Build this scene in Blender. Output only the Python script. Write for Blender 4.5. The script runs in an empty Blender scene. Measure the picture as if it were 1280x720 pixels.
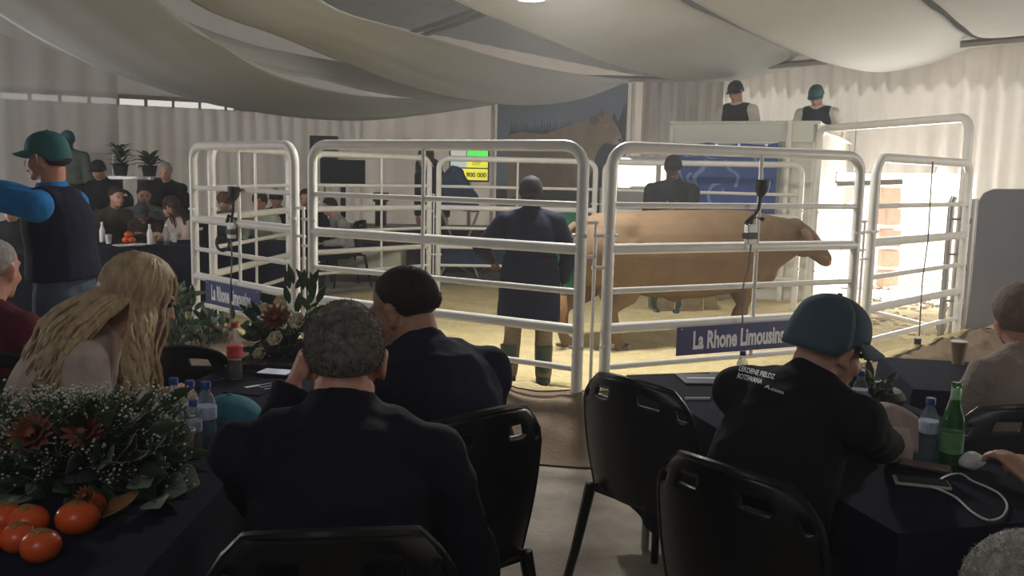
import bpy, math, random
from mathutils import Vector, Matrix, noise
random.seed(7)
PI = math.pi
R = math.radians
SC = bpy.context.scene
COL = SC.collection

# ------------------------------------------------------------------ camera
F, PITCH, ROLL, EYE = 1100.0, R(7.39), R(1.26), 1.62
cam_data = bpy.data.cameras.new('camera'); cam_data.sensor_width = 36; cam_data.lens = F/1280*36
cam_data.clip_start = 0.05; cam_data.clip_end = 300
cam = bpy.data.objects.new('camera', cam_data); COL.objects.link(cam)
cam.location = (0, 0, EYE)
cam.rotation_mode = 'QUATERNION'
cam.rotation_quaternion = (Matrix.Rotation(PI/2-PITCH, 3, 'X') @ Matrix.Rotation(ROLL, 3, 'Z')).to_quaternion()
SC.camera = cam

# ------------------------------------------------------------------ world, sun, lamps, exposure
w = bpy.data.worlds.new('world'); SC.world = w; w.use_nodes = True
wn = w.node_tree; wn.nodes.clear()
wo = wn.nodes.new('ShaderNodeOutputWorld'); bg = wn.nodes.new('ShaderNodeBackground')
sky = wn.nodes.new('ShaderNodeTexSky'); sky.sky_type = 'HOSEK_WILKIE'; sky.turbidity = 9; sky.sun_direction = (0.45, 0.35, 0.8)
bg.inputs[1].default_value = 3.2
wn.links.new(sky.outputs[0], bg.inputs[0]); wn.links.new(bg.outputs[0], wo.inputs[0])

def light(name, kind, loc, energy, color=(1, 1, 1), size=1.0, sizey=None, target=None, spot=None):
    l = bpy.data.lights.new(name, kind); l.energy = energy; l.color = color
    if kind == 'AREA':
        l.size = size
        if sizey: l.shape = 'RECTANGLE'; l.size_y = sizey
        else: l.shape = 'DISK'
    elif kind == 'SUN': l.angle = R(1)
    else: l.shadow_soft_size = size
    o = bpy.data.objects.new(name, l); COL.objects.link(o); o.location = loc
    if target is not None:
        o.rotation_mode = 'QUATERNION'
        o.rotation_quaternion = (Vector(target)-Vector(loc)).to_track_quat('-Z', 'Y')
    return o
light('sun', 'SUN', (10, 12, 20), 20, (1, .95, .86), target=(10-3.0, 12-.5, 20-9))
light('ring_lamp', 'AREA', (0.35, 7.3, 3.35), 230, (1, .975, .93), .5, target=(0.35, 7.3, 0))
light('doorway_daylight', 'AREA', (5.05, 12.6, 1.0), 150, (1, .96, .9), 2.0, 1.6, target=(2.2, 8.0, 1.1))
light('right_ceiling_fill', 'AREA', (8.6, 5.0, 1.5), 165, (1, .95, .87), 3.2, 2.2, target=(3.0, 9, 2.6))  # added fill to brighten the right ceiling; the wall has no opening
light('left_ceiling_fill', 'AREA', (-8.2, 6.6, 1.7), 130, (1, .98, .97), 1.6, target=(-2.5, 11, 2.7))  # added fill out of view, aimed up to lift the left drapes
light('rear_fill', 'AREA', (-1.0, -1.2, 3.3), 16, (.93, .96, 1), 1.6, target=(-.8, 1.6, .9))  # added weak fill behind the camera, no fixture stands there
SC.view_settings.view_transform = 'Standard'; SC.view_settings.look = 'None'
SC.view_settings.exposure = 0.2; SC.view_settings.gamma = 1; SC.view_settings.use_curve_mapping = False

# ------------------------------------------------------------------ pixel + depth -> world helpers
def ray(px, py):
    a, b = px-640, 360-py; c, s = math.cos(ROLL), math.sin(ROLL)
    u, v = (a*c-b*s)/F, (a*s+b*c)/F
    return Vector((u, math.cos(PITCH)+v*math.sin(PITCH), v*math.cos(PITCH)-math.sin(PITCH)))
def at(px, py, Y):
    d = ray(px, py); return d*(Y/d.y)+Vector((0, 0, EYE))
def on(px, py, z=0.0):
    d = ray(px, py); return d*((z-EYE)/d.z)+Vector((0, 0, EYE))
def onplane(px, py, A, B):
    d = ray(px, py); A = Vector((A[0], A[1], 0)); B = Vector((B[0], B[1], 0)); n = (B-A).cross(Vector((0, 0, 1)))
    e = Vector((0, 0, EYE)); return e+d*((A-e).dot(n)/d.dot(n))

# ------------------------------------------------------------------ materials
MATS = {}
def mat(name, col, rough=.6, col2=None, scale=20., metal=0, bump=0., bscale=None, alpha=1, trans=0, emit=None, estr=0, spec=.5, stretch=None, coat=0, ior=1.45, sheen=0, contrast=(.35, .65), backlit=0):
    if name in MATS: return MATS[name]
    m = bpy.data.materials.new(name); m.use_nodes = True; nt = m.node_tree; b = nt.nodes['Principled BSDF']
    def S(k, v):
        if k in b.inputs: b.inputs[k].default_value = v
    S('Base Color', (*col, 1)); S('Roughness', rough); S('Metallic', metal); S('Alpha', alpha); S('Transmission Weight', trans)
    S('Specular IOR Level', spec); S('Coat Weight', coat); S('IOR', ior); S('Sheen Weight', sheen)
    if emit: S('Emission Color', (*emit, 1)); S('Emission Strength', estr)
    if col2 or bump:
        tc = nt.nodes.new('ShaderNodeTexCoord'); mp = nt.nodes.new('ShaderNodeMapping'); nt.links.new(tc.outputs['Object'], mp.inputs[0])
        if stretch: mp.inputs['Scale'].default_value = stretch
    if col2:
        n = nt.nodes.new('ShaderNodeTexNoise'); n.inputs['Scale'].default_value = scale; n.inputs['Detail'].default_value = 6; n.inputs['Roughness'].default_value = .65
        r = nt.nodes.new('ShaderNodeValToRGB'); r.color_ramp.elements[0].position = contrast[0]; r.color_ramp.elements[1].position = contrast[1]
        r.color_ramp.elements[0].color = (*col, 1); r.color_ramp.elements[1].color = (*col2, 1)
        nt.links.new(mp.outputs[0], n.inputs['Vector']); nt.links.new(n.outputs[0], r.inputs[0]); nt.links.new(r.outputs[0], b.inputs['Base Color'])
    if bump:
        n2 = nt.nodes.new('ShaderNodeTexNoise'); n2.inputs['Scale'].default_value = bscale or scale; n2.inputs['Detail'].default_value = 5
        bp = nt.nodes.new('ShaderNodeBump'); bp.inputs['Strength'].default_value = bump; bp.inputs['Distance'].default_value = .02
        nt.links.new(mp.outputs[0], n2.inputs['Vector']); nt.links.new(n2.outputs[0], bp.inputs['Height']); nt.links.new(bp.outputs[0], b.inputs['Normal'])
    if backlit:                                     # thin cloth that passes some light
        t = nt.nodes.new('ShaderNodeBsdfTranslucent'); t.inputs[0].default_value = (*col, 1)
        mx = nt.nodes.new('ShaderNodeMixShader'); mx.inputs[0].default_value = backlit
        out = nt.nodes['Material Output']
        nt.links.new(b.outputs[0], mx.inputs[1]); nt.links.new(t.outputs[0], mx.inputs[2]); nt.links.new(mx.outputs[0], out.inputs[0])
    MATS[name] = m; return m

white_paint = mat('white_paint', (.80, .78, .74), .38, (.70, .68, .63), 6, coat=.2)
drape = mat('drape_white', (.60, .58, .56), .85, (.54, .52, .50), 3, backlit=.16)
ceiling_cloth = mat('ceiling_cloth', (.62, .63, .62), .9, (.58, .59, .58), 2.5, bump=.1, bscale=5, backlit=.35)
roof_m = mat('roof_canvas', (.17, .17, .16), .9, (.14, .14, .135), 2, backlit=.04)
alu = mat('aluminium', (.35, .34, .32), .4, metal=.6)
concrete = mat('concrete', (.44, .385, .32), .85, (.33, .285, .235), 5, bump=.3, bscale=40)
sand = mat('sand_straw', (.70, .59, .32), .95, (.50, .40, .20), 3.0, bump=.9, bscale=26, contrast=(.3, .72))
straw = mat('straw', (.80, .66, .34), .8, (.6, .45, .2), 30)
hessian = mat('hessian', (.30, .22, .15), .95, (.22, .16, .105), 4, bump=.5, bscale=60)
gravel = mat('gravel', (.74, .62, .50), .95, (.60, .48, .37), 14, bump=.6, bscale=30)
navy_cloth = mat('navy_cloth', (.011, .012, .026), .9, (.014, .015, .03), 5, bump=.15, bscale=120, spec=.15)
black_plastic = mat('black_plastic', (.004, .004, .005), .34, bump=.06, bscale=60)
grey_plastic = mat('grey_plastic', (.05, .05, .055), .3, bump=.06, bscale=60)
skin = mat('skin_fair', (.50, .25, .18), .5, (.58, .33, .25), 14, bump=.08, bscale=120)
skin_ruddy = mat('skin_ruddy', (.56, .22, .16), .5, (.50, .27, .20), 12, bump=.1, bscale=110)
skin_tan = mat('skin_tan', (.36, .18, .12), .5, (.42, .22, .15), 14, bump=.08, bscale=120)
skin_dark = mat('skin_dark', (.07, .035, .022), .45, (.09, .045, .03), 14)
eye_m = mat('eye', (.04, .025, .02), .15)
lip_m = mat('lips', (.32, .10, .09), .5)
shoe_m = mat('shoe_leather', (.03, .022, .018), .5)
def cloth(name, c, k=1.35, **kw):
    return mat(name, c, kw.pop('rough', .85), tuple(min(1, x*k) for x in c), 9, bump=.3, bscale=14, spec=.2, **kw)

# ------------------------------------------------------------------ mesh builder
class MB:
    def __init__(s): s.v = []; s.f = []
    def add(s, vs, fs):
        o = len(s.v); s.v += [Vector(p) for p in vs]; s.f += [tuple(i+o for i in q) for q in fs]
    def box(s, c, d, M=None):
        x, y, z = d[0]/2, d[1]/2, d[2]/2; vs = [Vector((i*x, j*y, k*z)) for i in (-1, 1) for j in (-1, 1) for k in (-1, 1)]
        vs = [(M @ p if M else p)+Vector(c) for p in vs]
        s.add(vs, [(0, 1, 3, 2), (4, 6, 7, 5), (0, 4, 5, 1), (2, 3, 7, 6), (0, 2, 6, 4), (1, 5, 7, 3)]); return s
    def ell(s, c, r, n=12, m=8, M=None):
        vs = []
        for i in range(m+1):
            t = PI*i/m
            for j in range(n):
                a = 2*PI*j/n; p = Vector((r[0]*math.sin(t)*math.cos(a), r[1]*math.sin(t)*math.sin(a), r[2]*math.cos(t)))
                vs.append((M @ p if M else p)+Vector(c))
        fs = [(i*n+j, (i+1)*n+j, (i+1)*n+(j+1) % n, i*n+(j+1) % n) for i in range(m) for j in range(n)]
        s.add(vs, fs); return s
    def loft(s, pts, rad, n=12, side=Vector((1, 0, 0)), closed=False):
        pts = [Vector(p) for p in pts]; N = len(pts); vs = []
        if not isinstance(rad, (list, tuple)): rad = [rad]*N
        for i, p in enumerate(pts):
            if closed: t = pts[(i+1) % N]-pts[i-1]
            else: t = pts[min(i+1, N-1)]-pts[max(i-1, 0)]
            t = t.normalized() if t.length > 1e-9 else Vector((0, 0, 1))
            u = side - t*side.dot(t)
            if u.length < 1e-3: u = Vector((0, 1, 0)) - t*t.y
            if u.length < 1e-3: u = Vector((0, 0, 1)) - t*t.z
            u.normalize(); w_ = t.cross(u); r = rad[i]
            a, b = (r, r) if not isinstance(r, (tuple, list)) else r
            vs += [p+u*(a*math.cos(2*PI*j/n))+w_*(b*math.sin(2*PI*j/n)) for j in range(n)]
        K = N if closed else N-1
        fs = [(i*n+j, i*n+(j+1) % n, ((i+1) % N)*n+(j+1) % n, ((i+1) % N)*n+j) for i in range(K) for j in range(n)]
        if not closed:
            fs.append(tuple(reversed(range(n)))); fs.append(tuple((N-1)*n+j for j in range(n)))
        s.add(vs, fs); return s
    tube = loft
    def lathe(s, prof, c=(0, 0, 0), n=16, M=None):
        vs = []
        for r, z in prof:
            for j in range(n):
                p = Vector((r*math.cos(2*PI*j/n), r*math.sin(2*PI*j/n), z)); vs.append((M @ p if M else p)+Vector(c))
        m = len(prof); fs = [(i*n+j, i*n+(j+1) % n, (i+1)*n+(j+1) % n, (i+1)*n+j) for i in range(m-1) for j in range(n)]
        fs.append(tuple(reversed(range(n)))); fs.append(tuple((m-1)*n+j for j in range(n)))
        s.add(vs, fs); return s
    def grid(s, fn, nu, nv, skip=None):
        vs = [fn(i/nu, j/nv) for j in range(nv+1) for i in range(nu+1)]
        fs = [(j*(nu+1)+i, j*(nu+1)+i+1, (j+1)*(nu+1)+i+1, (j+1)*(nu+1)+i) for j in range(nv) for i in range(nu) if not (skip and skip((i+.5)/nu, (j+.5)/nv))]
        s.add(vs, fs); return s
    def prism(s, pts, M, th):                      # 2-D outline (x,z) -> slab of thickness th along local y
        n = len(pts); vs = [M @ Vector((x, 0, z)) for x, z in pts]+[M @ Vector((x, th, z)) for x, z in pts]
        s.add(vs, [tuple(range(n)), tuple(reversed(range(n, 2*n)))]+[(i, i+n, (i+1) % n+n, (i+1) % n) for i in range(n)]); return s
    def build(s, name, m, parent=None, world=False, smooth=True, solid=0, bevel=0, subsurf=0):
        vs = s.v
        if world and parent is not None:
            inv = parent.matrix_basis.inverted()
            p2 = parent.parent
            if p2 is not None: inv = inv @ p2.matrix_basis.inverted()
            vs = [inv @ p for p in vs]
        me = bpy.data.meshes.new(name); me.from_pydata([tuple(p) for p in vs], [], s.f); me.update()
        me.materials.append(m)
        if smooth:
            me.polygons.foreach_set('use_smooth', [True]*len(me.polygons))
            try: me.set_sharp_from_angle(angle=R(40))
            except Exception: pass
        o = bpy.data.objects.new(name, me); COL.objects.link(o)
        if parent is not None: o.parent = parent
        if solid: q = o.modifiers.new('solid', 'SOLIDIFY'); q.thickness = solid; q.offset = 0
        if bevel: q = o.modifiers.new('bevel', 'BEVEL'); q.width = bevel; q.segments = 2; q.limit_method = 'ANGLE'
        if subsurf: q = o.modifiers.new('sub', 'SUBSURF'); q.levels = subsurf; q.render_levels = subsurf
        return o
def tag(o, label=None, cat=None, group=None, kind=None):
    if label: o['label'] = label
    if cat: o['category'] = cat
    if group: o['group'] = group
    if kind: o['kind'] = kind
    return o
def empty(name, loc=(0, 0, 0), rz=0.0, label=None, cat=None, group=None):
    o = bpy.data.objects.new(name, None); COL.objects.link(o); o.empty_display_size = .1
    o.location = loc; o.rotation_euler = (0, 0, rz)
    o.matrix_basis = Matrix.Translation(Vector(loc)) @ Matrix.Rotation(rz, 4, 'Z')
    return tag(o, label, cat, group)
def kids(o): return [c for c in bpy.data.objects if c.parent == o]
def copy_tree(o, loc=None, rz=None, label=None, parent=None):
    c = o.copy(); COL.objects.link(c)
    if parent is not None: c.parent = parent
    if loc is not None: c.location = loc
    if rz is not None: c.rotation_euler = (0, 0, rz)
    if label: c['label'] = label
    for ch in kids(o): copy_tree(ch, parent=c)
    return c
def struct(o): o['kind'] = 'structure'; return o
def cloudtex(scale):
    t = bpy.data.textures.new('folds', 'CLOUDS'); t.noise_scale = scale; t.noise_depth = 2; return t
TEX_FINE, TEX_BIG = cloudtex(.09), cloudtex(.22)
TEX_CREASE = bpy.data.textures.new('creases', 'MUSGRAVE'); TEX_CREASE.musgrave_type = 'RIDGED_MULTIFRACTAL'; TEX_CREASE.noise_scale = .16; TEX_CREASE.octaves = 1.5; TEX_CREASE.noise_intensity = .6
def fuse(o, vox, smooth=4, fold=0, tex=None):      # joins overlapping volumes into one continuous surface
    q = o.modifiers.new('remesh', 'REMESH'); q.mode = 'VOXEL'; q.voxel_size = vox; q.use_smooth_shade = True
    q = o.modifiers.new('smooth', 'SMOOTH'); q.factor = .6; q.iterations = smooth
    if fold:
        q = o.modifiers.new('folds', 'DISPLACE'); q.texture = tex or TEX_BIG; q.strength = fold; q.mid_level = .5; q.texture_coords = 'LOCAL'
        if fold >= .025:
            q = o.modifiers.new('creases', 'DISPLACE'); q.texture = TEX_CREASE; q.strength = fold*.55; q.mid_level = .5; q.texture_coords = 'LOCAL'
    return o
def text(body, size, m, parent, M, name, extrude=.001, bold=.0, sx=1.0, align='LEFT', shear=0):
    cu = bpy.data.curves.new(name, 'FONT'); cu.body = body; cu.size = size; cu.extrude = extrude; cu.offset = bold; cu.align_x = align; cu.shear = shear
    cu.resolution_u = 3
    t = bpy.data.objects.new(name+'_tmp', cu)
    me = bpy.data.meshes.new_from_object(t); bpy.data.objects.remove(t)
    me.transform(Matrix.Diagonal((sx, 1, 1, 1))); me.transform(M); me.materials.clear(); me.materials.append(m)
    o = bpy.data.objects.new(name, me); COL.objects.link(o)
    if parent is not None: o.parent = parent
    return o

# ================================================================== SETTING
b = MB(); b.grid(lambda u, v: Vector((-10+20*u, -3.5+21.5*v, 0)), 4, 4); struct(b.build('floor', concrete))
# outside ground beyond the opening
b = MB(); b.grid(lambda u, v: Vector((-2+40*u, 9+40*v, -.02)), 4, 4); struct(b.build('trim_1', gravel)); bpy.data.objects['trim_1'].name = 'ground'
PLAN = {'L1': (-9.5, 13.1), 'L2': (-2.8, 16.3), 'C': (2.5, 17.0), 'R1': (6.46, 11.1), 'R2': (9.0, 7.3), 'R3': (9.0, -3.2), 'L0': (-9.5, -3.2)}
def pleated(A, B, z0, z1, amp=.035, pitch=.22, holes=None, seed=0, z1b=None, sag=0):
    A = Vector((*A, 0)); B = Vector((*B, 0)); d = B-A; L = d.length; t = d.normalized(); n = Vector((-t.y, t.x, 0))
    nu = max(8, int(L/pitch*8)); nv = 12
    def fn(u, v):
        s = u*L; k = noise.noise(Vector((s*.9, seed, 0)))
        a = amp*(math.sin(2*PI*s/pitch+3*k)+.6*math.sin(2*PI*s/(pitch*2.7)+5*k))*(.7+.5*noise.noise(Vector((s*.6, seed+9, v*2))))
        top = z1+((z1b if z1b is not None else z1)-z1)*u
        return A+t*s+n*a+Vector((0, 0, z0+(top-z0)*v))
    sk = None
    if holes: sk = lambda u, v: any(h[0] < u*L < h[1] and h[2] < z0+(z1-z0)*v < h[3] for h in holes)
    return MB().grid(fn, nu, nv if not holes else 24, sk)
# left wall: drape below a daylight slit, gable cloth above
struct(pleated(PLAN['L1'], PLAN['L2'], 0, 2.60, seed=1).build('wall_left', drape))
def along(A, B, s): A = Vector((*A, 0)); B = Vector((*B, 0)); return A+(B-A).normalized()*s
LL = (Vector(PLAN['L2'])-Vector(PLAN['L1'])).length
tL = (Vector(PLAN['L2'])-Vector(PLAN['L1'])).normalized(); angL = math.atan2(tL.y, tL.x)
b = MB(); MR = Matrix.Rotation(angL, 3, 'Z')
b.box(along(PLAN['L1'], PLAN['L2'], LL/2)+Vector((0, 0, 2.73)), (LL, .06, .07), MR)
p285 = onplane(292, 134, PLAN['L1'], PLAN['L2']); s285 = (Vector((p285.x, p285.y))-Vector(PLAN['L1'])).length
s = 0.0
while s < LL:
    b.box(along(PLAN['L1'], PLAN['L2'], s)+Vector((0, 0, 2.645)), (.05 if s < 4.2 else .04, .06, .12), MR); s += .42
b.box(along(PLAN['L1'], PLAN['L2'], (LL+s285)/2)+Vector((0, 0, 2.645)), (LL-s285, .05, .12), MR)
struct(b.build('trim_1', alu, smooth=False))
b = pleated(PLAN['L1'], PLAN['L2'], 2.76, 4.9, amp=.01, pitch=1.3, seed=3); struct(b.build('wall_left_upper', drape))
struct(pleated(PLAN['L2'], PLAN['C'], 0, 4.5, amp=.02, pitch=.4, seed=5).build('wall_back', drape))
# right wall with low openings
LR = (Vector(PLAN['R1'])-Vector(PLAN['C'])).length
def sR(px):
    p = onplane(px, 200, PLAN['C'], PLAN['R1']); return (Vector((p.x, p.y))-Vector(PLAN['C'])).length
hR = [(sR(1052), sR(1222), -.1, 1.68)]
struct(pleated(PLAN['C'], PLAN['R1'], 0, 3.5, amp=.03, pitch=.26, holes=hR, seed=7).build('wall_right', drape))
struct(pleated(PLAN['R1'], PLAN['R2'], 0, 3.5, amp=.02, seed=8).build('wall_right_side', drape))
struct(pleated(PLAN['R2'], PLAN['R3'], 0, 3.9, amp=.02, pitch=.5, seed=9).build('wall_far_right', drape))
struct(pleated(PLAN['L0'], PLAN['L1'], 0, 4.9, amp=.02, pitch=.5, seed=9).build('wall_far_left', drape))
struct(pleated(PLAN['L0'], PLAN['R3'], 0, 4.9, amp=.02, pitch=.5, seed=9).build('wall_rear', drape))
# tent roof
b = MB(); ring = [PLAN['L0'], PLAN['L1'], PLAN['L2'], PLAN['C'], PLAN['R1'], PLAN['R2'], PLAN['R3']]
zz = [4.2, 4.6, 4.3, 3.45, 3.4, 3.4, 3.6]
vs = [Vector((x*1.02, y+(.1 if y > 0 else -.1), z)) for (x, y), z in zip(ring, zz)]+[Vector((0, 9, 5.0)), Vector((0, 0, 5.0))]
b.add(vs, [(0, 1, 8), (1, 7, 8), (1, 2, 7), (2, 3, 7), (3, 4, 7), (4, 5, 7), (5, 6, 8), (5, 8, 7), (6, 0, 8)])
struct(b.build('ceiling', roof_m, smooth=False))
b = MB()
for (x0, y0, x1, y1) in [(505, 44, 598, 12), (512, 50, 612, 16)]:
    b.tube([at(x0, y0, 12.2), at(x1, y1, 10.2)], .03, 6)
b.tube([at(955, 83, 12.9), at(1045, 76, 12.5)], .05, 6); b.tube([at(1200, 56, 11.0), at(1330, 44, 10.6)], .05, 6)
b.tube([at(440, 90, 14.0), at(860, 100, 14.4)], .05, 6)
struct(b.build('trim_2', alu))

# ceiling swags: each strip of cloth is its own object, lofted between two hanging edges
def cr(P, t):                                       # Catmull-Rom through control points
    n = len(P)-1; x = t*n; i = min(int(x), n-1); u = x-i
    p0, p1, p2, p3 = P[max(i-1, 0)], P[i], P[i+1], P[min(i+2, n)]
    return .5*((2*p1)+(p2-p0)*u+(2*p0-5*p1+4*p2-p3)*u*u+(3*p1-p0-3*p2+p3)*u**3)
def swag(lo, hi, label, belly=.18, seed=0):
    lo = [at(*p) for p in lo]; hi = [at(*p) for p in hi]
    def fn(u, v):
        p = cr(lo, u).lerp(cr(hi, u), v)
        s = math.sin(PI*v)
        p = p+Vector((0, 0, -belly*s*math.sin(PI*min(1, max(0, u)))))
        p.z += .02*noise.noise(Vector((u*2, v*3, seed)))+.004*math.sin(v*22+5*noise.noise(Vector((u*3, v, seed))))
        return p
    o = MB().grid(fn, 40, 24).build('ceiling_swag', ceiling_cloth, solid=.006)
    tag(o, label, 'drape', 'white ceiling drapes')
    return o
swag([(-200, -120, 5.0), (0, 18, 7.5), (80, 64, 9.2), (150, 94, 10.5), (285, 134, 12.3), (450, 150, 13.2), (620, 131, 14.0)],
     [(60, -160, 5.0), (200, 0, 7.2), (270, 52, 8.6), (325, 86, 9.8), (400, 110, 11.5), (480, 122, 12.9), (620, 122, 14.0)], 'lowest leftmost grey-lit ceiling drape sagging over the seated audience', .12, 1)
swag([(60, -140, 5.4), (210, 10, 7.6), (330, 85, 9.6), (400, 99, 11.1), (470, 116, 12.6), (560, 126, 13.6), (640, 128, 14.1)],
     [(90, -160, 5.4), (188, 0, 7.4), (300, 51, 9.2), (380, 69, 10.8), (440, 80, 12.3), (560, 105, 13.4), (660, 118, 14.1)], 'narrow second ceiling drape between the two dark roof gaps', .04, 2)
swag([(130, -140, 5.6), (235, 0, 7.6), (350, 47, 9.3), (440, 82, 10.8), (540, 116, 12.2), (640, 131, 13.0), (720, 125, 13.6), (782, 103, 14.1)],
     [(260, -140, 5.6), (402, 0, 7.8), (490, 32, 9.3), (560, 52, 10.8), (640, 77, 12.2), (700, 90, 13.0), (745, 96, 13.6), (786, 100, 14.1)], 'third ceiling drape ending above the printed bull picture', .05, 3)
swag([(400, -90, 6.0), (570, 0, 7.9), (650, 34, 9.3), (733, 70, 10.8), (800, 92, 12.0), (862, 103, 12.8), (930, 99, 13.2), (985, 78, 13.4)],
     [(560, -160, 6.0), (800, -60, 7.6), (850, 0, 8.8), (900, 25, 10.2), (940, 42, 11.4), (980, 58, 12.2), (1020, 68, 12.9), (1050, 78, 13.2)], 'broad ceiling drape hanging above the two men on the white stand', .08, 4)
swag([(620, -160, 6.0), (830, -20, 7.9), (920, 32, 9.3), (985, 62, 10.6), (1041, 81, 11.6), (1098, 90, 12.2), (1165, 79, 12.2), (1236, 52, 11.8)],
     [(1000, -160, 6.0), (1120, -60, 7.2), (1150, 0, 8.2), (1180, 20, 9.2), (1195, 33, 10.2), (1210, 42, 10.9), (1225, 48, 11.4), (1240, 50, 11.7)], 'widest ceiling drape at upper right with creased folds', .07, 5)
swag([(1020, -160, 6.0), (1130, -30, 7.4), (1180, 12, 8.4), (1205, 33, 9.6), (1230, 46, 10.3), (1290, 42, 10.6), (1380, 25, 10.6)],
     [(1300, -200, 5.0), (1400, -120, 6.0), (1420, -80, 7.0), (1430, -50, 8.0), (1440, -20, 9.0), (1450, -5, 9.8), (1460, 0, 10.2)], 'rightmost ceiling drape in the upper right corner', .05, 6)
# sheer curtain on the left
A = at(-60, 200, 12.6); B_ = at(150, 200, 13.6)
b = pleated((A.x, A.y), (B_.x, B_.y), .05, 3.6, amp=.05, pitch=.42, seed=12, z1b=3.1)
sheer = mat('sheer_curtain', (.62, .60, .58), .9, alpha=.62, backlit=.3)
tag(b.build('sheer_curtain', sheer), 'sheer floor-length white curtain hanging in front of the left wall slit', 'curtain')

# pleated tall drape between the picture frame and the stand
p0, p1 = at(800, 200, 15.0), at(900, 200, 14.6)
b = pleated((p0.x, p0.y), (p1.x, p1.y), 1.95, 3.3, amp=.05, pitch=.2, seed=21)
tag(b.build('pleated_drape', drape), 'tightly pleated white drape beside the picture frame post', 'curtain')

# lit low side window by the stand (white panes of daylight)
p0, p1 = at(772, 200, 14.2), at(842, 200, 13.9)
wrt = empty('low_window', (p0.x, p0.y, 0), 0, 'low white framed window glowing beside the stand', 'window')
day = mat('daylit_pane', (.9, .85, .8), .6, emit=(1, .93, .88), estr=1.1)
b = MB(); d = (p1-p0); zt, zb = at(790, 198, 14.2).z, at(790, 235, 14.2).z
for q in (0, .74, 1.0): b.box(p0+d*q+Vector((0, 0, (zt+zb)/2-p0.z)), (.07, .06, zt-zb+.06))
for z in (zt, zb): b.loft([Vector((p0.x, p0.y, z)), Vector((p1.x, p1.y, z))], .035, 6)
b.build('window_frame', white_paint, wrt, True)
b = MB(); b.box((p0+d*.37)*1.0+Vector((0, .02, (zt+zb)/2-p0.z)), (d.x*.72, .02, zt-zb)); b.build('pane', day, wrt, True)
b = MB(); b.box((p0+d*.87)*1.0+Vector((0, .02, (zt+zb)/2-p0.z)), (d.x*.24, .02, zt-zb)); b.build('pane', day, wrt, True)
b = MB(); b.box(((p0.x+p1.x)/2, (p0.y+p1.y)/2+.05, zb/2), (d.length+.5, .04, zb)); struct(b.build('trim_3', drape))

# ------------------------------------------------------------------ ring floor, mound and straw
V = lambda x, y, z=0: Vector((x, y, z))
AL, AR, N1L, N1R, N2L, N2R, N3L, N3R = V(-2.83, 7.81), V(-1.66, 6.69), V(-1.49, 6.53), V(.42, 5.43), V(.6, 5.5), V(2.48, 6.37), V(2.69, 6.61), V(4.05, 7.91)
BR, CL, CR_, D0, D1, E1 = V(-2.51, 9.85), V(-2.30, 10.2), V(-1.1, 11.47), V(-.98, 11.5), V(1.06, 11.62), V(3.46, 10.7)
front = [V(-4.4, 9.6), AL+V(-.15, .12), (AR+N1L)/2, (N1R+N2L)/2, (N2R+N3L)/2, N3R+V(.1, .1), V(5.6, 9.0), V(6.6, 9.6)]
cen = V(.6, 8.6)
# resample crest
crest = []
for i in range(len(front)-1):
    for k in range(16): crest.append(front[i].lerp(front[i+1], k/16))
crest.append(front[-1])
for _ in range(3): crest = [crest[0]]+[(crest[i-1]+crest[i]*2+crest[i+1])/4 for i in range(1, len(crest)-1)]+[crest[-1]]
prof = [(-.75, .0), (-.45, .05), (-.2, .17), (0, .255), (.15, .27), (.3, .235), (.45, .16), (.58, .08), (.68, .035), (.76, .012)]
def mound(u, v):
    x = u*(len(crest)-1); i = min(int(x), len(crest)-2); p = crest[i].lerp(crest[i+1], x-i)
    t = (crest[min(i+4, len(crest)-1)]-crest[max(i-3, 0)]).normalized(); n = V(t.y, -t.x)
    y = v*(len(prof)-1); k = min(int(y), len(prof)-2); a = prof[k]; c = prof[k+1]; f = y-k
    o = a[0]+(c[0]-a[0])*f; z = a[1]+(c[1]-a[1])*f
    wv = noise.noise(Vector((u*14, .3, 0)))
    q = p+n*(o*(1+.14*wv)); k2 = max(0, min(1, v*1.4))
    q.z = max(.004, z*(1+.16*noise.noise(Vector((u*11, 4, 0))))+.035*noise.noise(Vector((q.x*3.1, q.y*3.1, 2)))*math.sin(PI*v)+(.03*(1-abs(noise.noise(Vector((q.x*2.2+q.y*2.6, q.y*2.0-q.x, 5))))*2.2)-.01+.010*noise.noise(Vector((q.x*12, q.y*10, 5))))*math.sin(PI*v)*(v > .3))
    return q
b = MB().grid(lambda u, v: mound(u, .38+.62*v), 260, 26)
tag(b.build('hessian_bank', hessian), 'brown hessian covered bank around the front of the sale ring', 'groundsheet')
poly = [AL, AR, N1R, N2L, N2R, N3R, V(5.0, 9.2), V(5.4, 11.0), V(3.4, 12.2), V(1.0, 12.6), V(-1.1, 12.3), V(-2.6, 10.6), V(-3.0, 9.5)]
def inside(x, y):
    c = False; n = len(poly)
    for i in range(n):
        a, d = poly[i], poly[i-1]
        if (a.y > y) != (d.y > y) and x < (d.x-a.x)*(y-a.y)/(d.y-a.y)+a.x: c = not c
    return c
def sandz(x, y): return .03+.018*(1-2*abs(noise.noise(Vector((x*2.1+y, y*2.6, 7)))))+.03*noise.noise(Vector((x*1.3, y*1.3, 0)))+.014*noise.noise(Vector((x*5, y*5, 1)))
b = MB(); b.grid(lambda u, v: (lambda x, y: Vector((x, y, max(.005, sandz(x, y)+.01))))(-3.4+10*u, 4.9+7.9*v), 150, 120,
                 lambda u, v: not inside(-3.4+10*u, 4.9+7.9*v))
tag(b.build('ring_sand', sand), 'straw coloured sand and shavings floor inside the ring', 'sand', kind='stuff')
b = MB().grid(lambda u, v: mound(u, .40*v)+V(0, 0, .008), 260, 12)
tag(b.build('sand_bank', sand), 'sandy inner slope heaped against the front ring panels', 'sand', kind='stuff')
b = MB(); n_ = 0
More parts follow.
